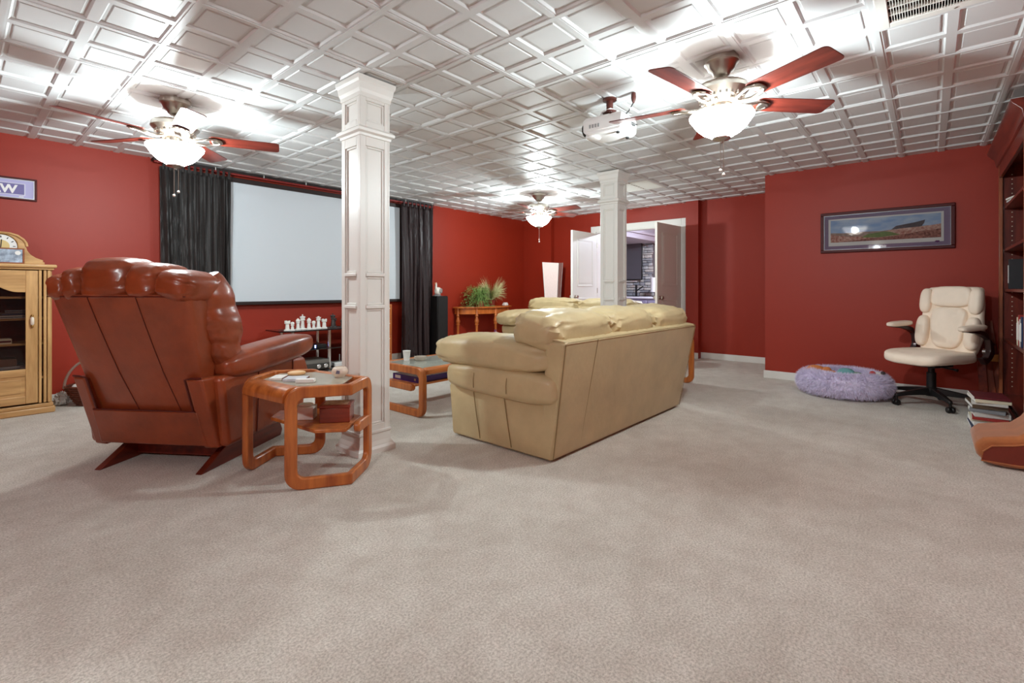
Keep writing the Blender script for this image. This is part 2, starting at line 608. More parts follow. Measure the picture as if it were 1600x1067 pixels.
# a ceiling light of that room, out of view behind the door wall
cl = thing('flush_ceiling_light', 'round flush white ceiling light in the room beyond the doorway', 'lamp', (9.3, 3.4, HT + .07))
MB().lathe([(.17, 0), (.17, -.03), (.15, -.03)], 28).build('rim', NICKEL, cl)
MB().lathe([(.15, -.03), (.13, -.06), (.07, -.085), (.005, -.09)], 28).build('diffuser', glow_glass('cool_diffuser', (225, 235, 255), 260, .1), cl)

# ================================================================== COLUMNS
def column(label, x, y):
    c = thing('square_column', label, 'column', (x, y, 0))
    c['kind'] = 'structure'
    h = .098
    MB().box(-h, h, -h, h, 0, HT).build('shaft', WHITE, c, smooth=False)

    def square_lathe(name, prof):
        rr = [[(-r, -r, z), (r, -r, z), (r, r, z), (-r, r, z)] for r, z in prof]
        return MB().rings(rr).build(name, WHITE, c, smooth=False)
    square_lathe('base_moulding', [(.140, 0), (.140, .03), (.128, .045), (.126, .052), (.116, .075), (.112, .12), (.122, .130), (.122, .142), (.10, .15)])
    square_lathe('capital', [(.100, HT - .135), (.116, HT - .130), (.118, HT - .105), (.126, HT - .085), (.132, HT - .045), (.140, HT - .030), (.142, HT - .004)])
    square_lathe('collar', [(.100, 2.055), (.118, 2.062), (.120, 2.078), (.136, 2.088), (.138, 2.105), (.120, 2.122), (.100, 2.128)])
    for i in range(4):
        m_ = rot('Z', i * PI / 2)
        st = MB()
        # corner stiles and rails stand proud of the recessed shaft
        for a, b in ((-.112, -.070), (.070, .098)):
            st.box(a, b, -.112, -h, .12, HT - .1, m_)
        for za, zb in ((.12, .185), (2.0, 2.06), (2.11, 2.16), (HT - .15, HT - .1)):
            st.box(-.07, .07, -.112, -h, za, zb, m_)
        st.build('stile_frame', WHITE, c, smooth=False, bevel=.002, seg=1)
        for zc in (.955, 1.165):
            MB().box(-.071, .071, -.118, -h, zc - .012, zc + .012, m_).build('cross_rail', WHITE, c, bevel=.005)
        for za, zb in ((.185, .943), (.967, 1.153), (1.177, 2.0), (2.16, HT - .15)):
            mm = MB()
            for (xa, xb, zc, zd) in ((-.070, -.056, za, zb), (.056, .070, za, zb), (-.056, .056, za, za + .014), (-.056, .056, zb - .014, zb)):
                mm.box(xa, xb, -.106, -h, zc, zd, m_)
            mm.build('panel_moulding', WHITE, c, smooth=False, bevel=.003, seg=1)
    return c


column('tall white panelled square column beside the recliner', 1.815, 2.865)
column('tall white panelled square column behind the beige sofa', 5.10, 2.82)

# ================================================================== CEILING FANS
BOWL = glow_glass('frosted_lit_glass', (255, 252, 246), 70.0, 0.90)
blade_poly = []
for (cx, cy, a0, a1) in ((.655, .045, 0, 90), (.24, .035, 90, 180), (.24, -.035, 180, 270), (.655, -.045, 270, 360)):
    r = .028 if cx > .5 else .03
    for k in range(5):
        a = math.radians(a0 + (a1 - a0) * k / 4)
        blade_poly.append((cx + r * math.cos(a), cy + r * math.sin(a)))


def ceiling_fan(label, x, y, ang0, proto=None):
    f = thing('ceiling_fan', label, 'ceiling fan', (x, y, HT), 0, 'ceiling fans with lit glass bowls')
    MB().lathe([(.098, .014), (.098, -.002), (.098, -.026), (.082, -.040), (.074, -.065), (.052, -.080), (.046, -.095), (.028, -.108)], 36).build('canopy', NICKEL, f)
    MB().lathe([(.013, -.10), (.013, -.165)], 14).build('downrod', NICKEL, f)
    MB().lathe([(.03, -.142), (.075, -.146), (.135, -.160), (.146, -.168), (.150, -.184), (.152, -.200), (.140, -.212), (.126, -.230),
                (.112, -.246), (.100, -.262), (.075, -.272)], 40).build('motor_housing', NICKEL, f)
    g = MB()
    for k in range(24):
        m_ = rot('Z', k * PI / 12)
        g.box(.112, .128, -.006, .006, -.244, -.218, m_)
    g.build('vent_fins', NICKEL, f)
    MB().lathe([(.055, -.268), (.062, -.275), (.062, -.318), (.05, -.325), (.045, -.345)], 28).build('switch_housing', NICKEL, f)
    b = MB().lathe([(.176, -.331), (.181, -.338), (.178, -.352), (.165, -.368), (.160, -.376), (.140, -.405), (.108, -.435), (.072, -.455), (.050, -.470)], 40, cap=False)
    b.build('glass_bowl', BOWL, f)
    MB().lathe([(.052, -.470), (.05, -.478), (.02, -.486), (.010, -.492), (.010, -.50)], 24).build('finial', NICKEL, f)
    for (px, py, zl) in ((-.012, -.016, -.68), (.022, .012, -.645)):
        c = MB().tube([(px, py, -.485), (px, py, zl)], .0022, 6).build('pull_chain', NICKEL, f)
        MB().lathe([(.003, zl), (.008, zl - .006), (.010, zl - .014), (.004, zl - .022)], 10, (px, py, 0)).build('chain_weight', WHITE, c)
    for k in range(5):
        a = math.radians(ang0 + 72 * k)
        mz = rot('Z', a)
        tilt = mz @ tr(0, 0, -.262) @ rot('X', math.radians(-12))
        bl = MB()
        bl.rings([[Vector((p[0], p[1], 0)) for p in blade_poly], [Vector((p[0], p[1], .006)) for p in blade_poly]])
        o = bl.build('fan_blade', CHERRY, f, bevel=.0015, seg=1)
        o.matrix_local = tilt
        ir = MB()
        for sgn in (-1, 1):
            ir.tube([(.085, sgn * .018, -.008), (.13, sgn * .024, -.024), (.18, sgn * .040, -.020), (.225, sgn * .046, -.010), (.262, sgn * .034, -.007), (.282, sgn * .012, -.007)], [.010, .010, .009, .010, .011, .010], 8)
        ir.pillow((.262, 0, -.007), (.036, .044, .007), .8, .8, 16, 8)
        ir.box(.07, .11, -.02, .02, -.014, .004)
        io = ir.build('blade_iron', NICKEL, f)
        io.matrix_local = tilt
    ld = bpy.data.lights.new('fan_bulbs', 'POINT')
    ld.energy = FAN_W
    ld.color = (.82, .965, 1.0)
    ld.shadow_soft_size = .045
    lo = bpy.data.objects.new('fan_bulbs', ld)
    COL.objects.link(lo)
    lo.parent = f
    lo.location = (0, 0, -.385)
    return f


ceiling_fan('ceiling fan nearest the camera, to the right of the projector', 3.003, .94, -44)
ceiling_fan('ceiling fan above the leather recliner, left of the columns', 1.064, 4.164, -24)
ceiling_fan('small-looking far ceiling fan between the two columns', 5.519, 4.254, -18)

ceiling_fan('added unseen ceiling fan behind the camera, lighting the foreground carpet', -1.45, .94, -30)  # added fan, out of view, put in to brighten the foreground carpet

# ================================================================== PROJECTOR
pr = thing('projector', 'white ceiling-mounted projector hanging left of nearest fan', 'projector', (3.10, 1.745, 2.245), math.radians(4))
PW = M('projector_white', (226, 224, 222), .4)
body = MB()
prof = [(-.155, -.055), (-.125, -.075), (.12, -.075), (.155, -.045), (.155, .035), (.13, .052), (-.14, .052), (-.155, .035)]
body.prism(prof, -.12, .12, 'x')
bo = body.build('body', PW, pr, bevel=.014, seg=3)
MB().prism([(-.14, -.05), (.13, -.05), (.14, -.03), (.14, .03), (-.145, .03)], -.126, -.119, 'x').build('side_cover', PW, bo, bevel=.003)
g = MB()
for k in range(4):
    g.box(-.1275, -.125, .02 + k * .022, .034 + k * .022, -.03, -.005)
g.build('side_slots', M('slot_grey', (150, 150, 150), .6), bo, smooth=False)
g = MB()
for k in range(9):
    g.box(-.085 + k * .02, -.075 + k * .02, -.157, -.153, -.03, .02)
g.build('rear_ports', M('port_grey', (120, 118, 116), .6), bo, smooth=False)
MB().lathe([(.045, 0), (.045, .03), (.036, .034), (.03, .024)], 22).build('lens', BLACKG, pr, loc=(-.04, .15, -.01)).rotation_euler = (-PI / 2, 0, 0)
MB().pillow((-.06, .10, -.075), (.05, .05, .02), .6, .6, 16, 8).build('lens_hood', PW, pr)
for sx, sy in ((-.08, -.1), (.08, -.1)):
    MB().lathe([(.012, 0), (.012, -.012), (.009, -.014)], 12, (sx, sy, -.074)).build('foot', BLACKP, pr)
MNT = M('dark_bronze_mount', (72, 30, 22), .45)
mo = MB().lathe([(.05, .198), (.05, .184), (.024, .18), (.024, .11), (.052, .105), (.052, .088), (.030, .082), (.030, .06)], 20).build('ceiling_mount', MNT, pr)
for a in (.5, 2.1, 3.7, 5.2):
    MB().tube([(.03 * math.cos(a), .03 * math.sin(a), .07), (.13 * math.cos(a), .11 * math.sin(a), .062), (.145 * math.cos(a), .12 * math.sin(a), .05)], .009, 8).build('mount_arm', MNT, mo)
MB().tube([(-.05, .06, .055), (-.065, .03, .09), (-.03, -.02, .115), (.02, -.06, .10), (.05, -.1, .06)], .006, 8).build('white_cable', PW, pr)
po = MB().lathe([(.016, 0), (.018, -.03), (.014, -.05), (.006, -.07)], 14).build('ceiling_plug', MNT, pr, loc=(-.003, -.182, HT - 2.245 - .002))
MB().tube([(0, 0, -.065), (-.01, .03, -.12), (-.035, .07, -.165), (-.06, .10, -.18), (-.03, .07, -.20), (.03, .02, -.205), (.05, .01, -.215)], .004, 8).build('cord', BLACKP, po)
MB().tube([(-.035, .07, -.165), (-.02, .05, -.185), (.02, .03, -.19), (.07, .0, -.20), (.02, .06, -.215)], .004, 8).build('cord_loop', BLACKP, po)
MB().lathe([(.006, -.10), (.006, -.115)], 8, (-.006, .02, 0)).build('white_tape', PW, po)

# ================================================================== PROJECTION SCREEN, CURTAINS
ps = thing('projection_screen', 'large white projection screen with black frame on the back wall', 'screen', (2.05, 6.10, .89))
MB().box(.045, 2.40, 0, .012, .03, 1.42).build('screen_surface', SCREENW, ps, smooth=False)
FR = M('screen_frame_black', (38, 22, 20), .5)
MB().box(0, 2.445, -.02, .03, 1.42, 1.475).build('top_rail', FR, ps, bevel=.006)
MB().box(0, 2.445, -.015, .03, -.005, .035).build('bottom_bar', FR, ps, bevel=.006)
MB().box(-.0, .046, -.006, .02, .035, 1.42).build('side_rail', FR, ps, bevel=.003)
MB().box(2.398, 2.445, -.006, .02, .035, 1.42).build('side_rail', FR, ps, bevel=.003)
rl = thing('curtain_rail', 'dark red wooden curtain rail running above the projection screen', 'curtain rail', (1.36, 6.04, 2.382))
RW = M('dark_red_rail', (128, 34, 30), .4)
MB().box(0, 3.74, 0, .035, 0, .022).build('rail', RW, rl, bevel=.004)
MB().box(0, 3.74, .04, .139, .03, .058).build('backing_strip', FR, rl, bevel=.003)
for k in range(8):
    MB().tube([(.05 + k * .52, .018, .02), (.05 + k * .52, .018, .05), (.05 + k * .52, .018, .06)], .005, 6).build('ceiling_hook', WHITE, rl)


def curtain(label, xa, xb, zt, zb, y, mat, waves, seed, amp=.05, pinch=None):
    c = thing('curtain', label, 'curtain', (xa, y, zb))
    W, H = xb - xa, zt - zb

    def fn(u, v):
        ph = waves * 2 * PI * u + .8 * math.sin(3.1 * u + seed) + .35 * math.sin(5 * v + seed * 2 + 4 * u)
        a = amp * (.55 + .45 * math.sin(7 * u + seed)) * (.55 + .45 * (1 - v) + .1)
        wsc = 1.0 - (.10 * math.sin(PI * v) if pinch else 0.02 * math.sin(PI * v))
        x = W * (u - .5) * wsc + W / 2
        yy = a * math.sin(ph) + .012 * math.sin(3 * ph + 6 * v) + .012 * noise.noise(Vector((u * 9, v * 3, seed)))
        return (x + .014 * math.cos(ph * 1.3), yy, H * v)
    MB().grid(fn, waves * 20, 40).build('cloth', mat, c, solid=.004)
    n = waves + 3
    for k in range(n):
        x = W * (k + .5) / n
        MB().box(x - .012, x + .012, -.022, -.012, H - .035, H + .05).build('header_tab', mat, c, bevel=.003)
    return c


curtain('wide black velvet curtain left of the projection screen', 1.40, 2.07, 2.345, .03, 6.0, VELVET, 9, 1.3, .030)
curtain('narrow dark plum curtain right of the projection screen', 4.40, 5.01, 2.36, .03, 5.99, VELVETR, 5, 2.6, .045, True)

# ================================================================== FRAMED PICTURES
pp = thing('panorama_picture', 'long framed stadium panorama photograph on the right red wall', 'picture', (XP, .93, 1.475))
FRW = M('dark_cherry_frame', (72, 18, 18), .5, spec=.3)
PWd, PH = 1.125, .448      # runs toward -y


def fr_box(parent, mat, name, W, H, w_, d, lip=None):
    for (a, b, c_, e) in ((0, W, 0, w_), (0, W, H - w_, H), (0, w_, w_, H - w_), (W - w_, W, w_, H - w_)):
        MB().box(-d, 0, -b, -a, c_, e).build(name, mat, parent, bevel=.006)


fr_box(pp, FRW, 'frame_rail', PWd, PH, .032, .028)
MB().box(-.012, -.002, -(PWd - .03), -.03, .03, PH - .03).build('purple_mat', M('mauve_mat', (138, 118, 146), .6), pp, smooth=False)
g = MB()
for (a, b, c_, e) in ((.032, PWd - .032, .032, .037), (.032, PWd - .032, PH - .037, PH - .032), (.032, .037, .037, PH - .037), (PWd - .037, PWd - .032, .037, PH - .037)):
    g.box(-.018, -.012, -b, -a, c_, e)
g.build('silver_fillet', SILVER, pp, smooth=False)
xo, x1_, zo, z1_ = .075, PWd - .085, .075, PH - .075
MB().box(-.0135, -.012, -x1_, -xo, zo, z1_).build('white_print_border', PAPER, pp, smooth=False)
xo, x1_, zo, z1_ = .095, PWd - .105, .115, PH - .09
SKY = M('printed_sky', (120, 152, 200), .6, vary=(5, .3), c2=(196, 210, 226), stretch=(1, 1, 3))
CROWD = M('printed_crowd', (134, 62, 50), .6, vary=(42, .7), c2=(226, 188, 170))
DCROWD = M('printed_dark_crowd', (72, 24, 20), .6, vary=(48, .7), c2=(190, 128, 112))
W_ = x1_ - xo
H_ = z1_ - zo


def pl(name, poly, mat, k):
    MB().prism([(-(xo + p[0] * W_), zo + p[1] * H_) for p in poly], -.0140 - k * .0003, -.0136 - k * .0003, 'x').build(name, mat, pp, smooth=False)


pl('printed_sky', [(0, 0), (1, 0), (1, 1), (0, 1)], SKY, 0)
pl('printed_hills', [(0, .0), (1, .0), (1, .5), (.88, .52), (.62, .46), (.5, .40), (.32, .42), (.14, .40), (0, .44)], M('printed_hills', (170, 142, 130), .6, vary=(30, .3)), 1)
pl('printed_stand', [(.58, .44), (.62, .58), (.78, .68), (.87, .76), (.86, .62), (.84, .50), (.70, .44)], M('printed_stand', (92, 80, 84), .6, vary=(90, .4)), 2)
pl('printed_crowd', [(0, 0), (1, 0), (1, .56), (.88, .50), (.66, .46), (.56, .40), (.40, .20), (.2, .22), (0, .36)], CROWD, 3)
pl('printed_field', [(.30, .16), (.36, .30), (.50, .37), (.56, .36), (.66, .20), (.46, .13)], M('printed_field', (122, 140, 82), .6, vary=(40, .2)), 4)
pl('printed_near_crowd', [(.0, 0), (1, 0), (1, .36), (.84, .30), (.62, .16), (.34, .10), (.2, .03)], DCROWD, 5)
pl('printed_emblem', [(.945, -.17), (.96, -.12), (.985, -.13), (.99, -.17), (.972, -.21)], M('emblem_purple', (96, 40, 100), .6), 0)
MB().box(-.0205, -.0185, -(PWd - .032), -.032, .032, PH - .032).build('glazing', clear_glass('picture_glass', (250, 250, 250), .02, .87, True), pp, smooth=False)

aw = thing('framed_letters_picture', 'small framed purple picture with white letters AW on left wall', 'picture', (.505, YB, 1.868))
# runs toward -x from its right edge
for (a, b, c_, e) in ((0, .62, 0, .016), (0, .62, .184, .20), (0, .016, .016, .184), (.604, .62, .016, .184)):
    MB().box(-b, -a, -.024, 0, c_, e).build('frame_rail', FRW, aw, bevel=.004)
g = MB()
for (a, b, c_, e) in ((.016, .604, .016, .022), (.016, .604, .178, .184), (.016, .022, .022, .178), (.598, .604, .022, .178)):
    g.box(-b, -a, -.016, -.002, c_, e)
g.build('silver_fillet', SILVER, aw, smooth=False)
MB().box(-.6, -.02, -.010, -.002, .02, .18).build('lilac_mat', M('lilac_mat', (176, 172, 212), .6), aw, smooth=False)
MB().box(-.52, -.075, -.012, -.010, .045, .15).build('inner_panel_edge', M('pale_panel_edge', (206, 206, 220), .6), aw, smooth=False)
MB().box(-.515, -.082, -.0128, -.012, .051, .144).build('inner_panel', M('purple_panel', (112, 104, 156), .6), aw, smooth=False)
tcu = bpy.data.curves.new('letters', 'FONT')
tcu.body = 'AW'
tcu.size = .098
tcu.extrude = .001
tcu.offset = .004
to = bpy.data.objects.new('tmp_text', tcu)
COL.objects.link(to)
bpy.context.view_layer.update()
tm = bpy.data.meshes.new_from_object(to.evaluated_get(bpy.context.evaluated_depsgraph_get()))
bpy.data.objects.remove(to)
tm.materials.append(M('letter_white', (238, 236, 236), .6))
lo = bpy.data.objects.new('letters', tm)
COL.objects.link(lo)
lo.parent = aw
lo.rotation_euler = (PI / 2, 0, 0)
lo.location = (-.296, -.0142, .062)
MB().box(-.115, -.085, -.0134, -.0128, .028, .036).build('plate', PAPER, aw, smooth=False)

# ================================================================== RECLINER
# local frame: +x = the chair's right as seen from behind, +y = the way it faces
rc = thing('recliner', 'oxblood leather rocker recliner seen from behind, left of the column', 'armchair', (.741, 3.457, 0), math.atan2(.565, .825) - PI / 2)


def lean(z):                       # rear surface of the leaning back
    return .07 - .27 * (z - .14) / .89


def back_ring(z, hw, th, bulge=0.0, n=40):
    """rounded rectangle cross-section of the back, rear face on the lean line."""
    y0 = lean(z) + .02 * max(0, .6 - z) / .3
    pts = []
    for k in range(n):
        a = 2 * PI * k / n
        c, s_ = math.cos(a), math.sin(a)
        x = hw * math.copysign(abs(c) ** .28, c)
        y = th / 2 * math.copysign(abs(s_) ** .35, s_)
        if y < 0:
            y -= bulge * (1 - (x / hw) ** 2) * .5
        pts.append((x, y0 + th / 2 + y, z))
    return pts


g = MB()
g.rings([back_ring(z, hw, th, .03) for z, hw, th in ((.26, .330, .13), (.32, .340, .15), (.45, .358, .18), (.60, .376, .20), (.75, .392, .21), (.90, .408, .20), (1.0, .418, .19), (1.04, .416, .17))])
bk = g.build('back_shell', OXBLOOD, rc)
for s0, s1 in ((-.155, -.04), (.135, .22)):
    path = []
    for k in range(14):
        t_ = k / 13
        z = 1.03 - .70 * t_
        hw = .418 - .07 * t_
        x = s0 + (s1 - s0) * t_ ** 1.2
        path.append((x, lean(z) + .02 * max(0, .6 - z) / .3 - .015 * (1 - (x / hw) ** 2) - .0008, z))
    MB().tube(path, .0022, 6).build('back_seam', OXSEAM, bk)
path = []
for k in range(17):
    x = -.415 + .83 * k / 16
    path.append((x, lean(1.03) - .017 * (1 - (x / .42) ** 2), 1.03))
MB().tube(path, .0030, 6).build('crest_seam', OXSEAM, bk)
# puffy gathered rolls over the top of the back, one by one
edges = [-.405, -.315, -.225, .06, .235, .425]
tops = [1.155, 1.185, 1.235, 1.205, 1.165]
for k in range(5):
    xa, xb = edges[k], edges[k + 1]
    cx, hw = (xa + xb) / 2, (xb - xa) / 2 + .022
    ht = tops[k]

    def warp(p, k=k):
        q = p.copy()
        q.y += .05 * noise.noise(Vector((p.x * 2.2 + k * 5, p.z * 3.5, p.y * 1.2)))
        q.z += .06 * noise.noise(Vector((p.x * 6 + k * 3, p.y * 2.0, p.z * 1.5))) * (1.2 - abs(p.z))
        edge = abs(p.x) ** 1.5
        ang = math.atan2(p.z, p.y)
        rid = noise.noise(Vector((ang * 4.6 + k * 7, p.x * 1.1, k * 2.0)))
        cre = 1 - .16 * edge * max(0, rid) - .10 * edge * abs(noise.noise(Vector((ang * 9 + k, p.x * 1.6, 4.0))))
        q.y *= cre
        q.z *= cre
        return q
    dr = -.04 * (k - 2) if k != 2 else 0
    m_ = rot('Y', .10 * (k - 2))
    MB().pillow((cx, lean(1.03) + .135, 1.03 + (ht - 1.03) * .42), (hw, .165, (ht - 1.03) * .66), .62, .62, 56, 44, m_, warp).build('crest_roll', OXBLOOD, bk)
# wing cushions: gathered rolls down both sides of the back
for sx in (-1, 1):
    rr = []
    for j in range(45):
        t_ = j / 44
        z = 1.155 - .58 * t_
        yc = .02 + .13 * t_ + .02 * math.sin(PI * t_)
        pf = math.sin(PI * min(1, max(0, t_ * .96 + .02))) ** .35
        lobes = .82 + .18 * abs(math.sin(PI * (t_ * 2.6 + .15))) ** .6
        hy, hx = .15 * pf * lobes * (1 - .12 * t_), .088 * pf * lobes
        ring = []
        for k in range(26):
            a = 2 * PI * k / 26
            c_, s_ = math.cos(a), math.sin(a)
            w_ = 1 + .07 * noise.noise(Vector((c_ * 1.5, s_ * 1.5, t_ * 16 + sx)))
            ring.append((sx * .385 + hx * w_ * math.copysign(abs(c_) ** .8, c_), yc + hy * w_ * s_, z + .05 * s_ * (.4 - t_)))
        rr.append(ring)
    MB().rings(rr).build('wing_cushion', OXBLOOD, rc)
MB().pillow((0, .13, .80), (.36, .13, .30), .5, .6, 28, 16, rot('X', .28)).build('front_cushion', OXBLOOD, rc)
# base body
MB().tube([(-.325, -.020, .368), (0, -.022, .370), (.325, -.020, .368)], .005, 6).build('skirt_gap_shade', OXSEAM, rc)  # dark tube that draws the shade of the gap above the skirt
g = MB()
g.prism([(-.395, .135), (.395, .135), (.40, .33), (-.40, .33)], .085, .92, 'y')
g.build('base_body', OXBLOOD, rc, bevel=.03, seg=3)
MB().add([(-.335, -.022, .365), (.335, -.022, .365), (.345, .045, .150), (-.345, .045, .150), (-.335, .055, .365), (.335, .055, .365), (.345, .10, .150), (-.345, .10, .150)],
         [(0, 1, 2, 3), (7, 6, 5, 4), (0, 4, 5, 1), (3, 2, 6, 7), (1, 5, 6, 2), (0, 3, 7, 4)]).build('rear_skirt', OXBLOOD, rc, bevel=.008)
for sx in (-1, 1):
    # flaps that wrap the back corners
    def flap(xi, xo_, z0_, z1_, y0_, y1_, yo0, yo1, d=.12):
        return [(xi, y0_, z0_), (xo_, y0_ + yo0, z0_), (xo_, y1_ + yo1, z1_), (xi, y1_, z1_), (xi, y0_ + d, z0_), (xo_, y0_ + d, z0_), (xo_, y1_ + d, z1_), (xi, y1_ + d, z1_)]
    MB().add(flap(sx * .315, sx * .405, .135, .565, .055, -.085, .01, .012, .16),
             [(0, 1, 2, 3), (7, 6, 5, 4), (0, 4, 5, 1), (3, 2, 6, 7), (1, 5, 6, 2), (0, 3, 7, 4)]).build('corner_flap', OXBLOOD, rc, bevel=.014, seg=3)
    MB().tube([(sx * .308, .052, .15), (sx * .308, -.012, .36), (sx * .308, -.078, .562), (sx * .35, -.080, .570), (sx * .40, -.07, .570)], .006, 6).build('flap_gap_shade', OXSEAM, rc)  # dark tube around the flap, its colour standing for the shaded gap
    # arm: side panel, roll and pillow
    g = MB()
    g.prism([(.08, .135), (.90, .15), (.985, .45), (.93, .56), (.5, .60), (.02, .56)], sx * .345, sx * .455, 'x')
    ar = g.build('arm_panel', OXBLOOD, rc, bevel=.03, seg=3)
    MB().tube([(sx * .458, .34, .155), (sx * .461, .35, .38), (sx * .458, .36, .56)], .0035, 6).build('panel_seam', OXSEAM, ar)
    MB().tube([(sx * .458, .74, .16), (sx * .461, .745, .38), (sx * .458, .75, .56)], .0035, 6).build('panel_seam', OXSEAM, ar)

    def warp3(p):
        q = p.copy()
        q.z += .10 * (p.y * .5 + .5) - .05
        q.z += .05 * noise.noise(Vector((p.x * 2, p.y * 11, p.z * 2))) * (.4 + .8 * max(0, -p.y))
        q.x *= 1 - .12 * max(0, -p.y)
        return q
    MB().pillow((sx * .40, .545, .635), (.115, .475, .088), .62, .48, 34, 30, rot('X', .055), warp3).build('arm_pillow', OXBLOOD, rc)
    # rocker runner and its taper
    rn = MB().prism([(0, 0), (.78, 0), (.80, .04), (.75, .14), (.27, .14)], sx * .325 - .022, sx * .325 + .022, 'x').build('rocker_runner', RUNNER, rc, bevel=.004)
MB().box(-.31, .31, .255, .285, .02, .138).build('cross_board', RUNNER, rc, bevel=.003)
MB().box(-.31, .31, .66, .69, .02, .138).build('cross_board', RUNNER, rc, bevel=.003)


def wseat(p):
    q = p.copy(); q.z += .12 * (p.y * .4); return q


MB().pillow((0, .60, .40), (.33, .40, .11), .55, .4, 30, 16, None, wseat).build('seat_cushion', OXBLOOD, rc)
MB().pillow((0, .985, .27), (.33, .055, .15), .5, .4, 28, 14).build('footrest', OXBLOOD, rc)
kn = MB().lathe([(.008, 0), (.008, .02), (.016, .026), (.024, .042), (.018, .056), (.003, .06)], 16).build('recline_knob', OXSEAM, rc, loc=(.452, .52, .21))
kn.rotation_euler = (0, PI / 2, 0)


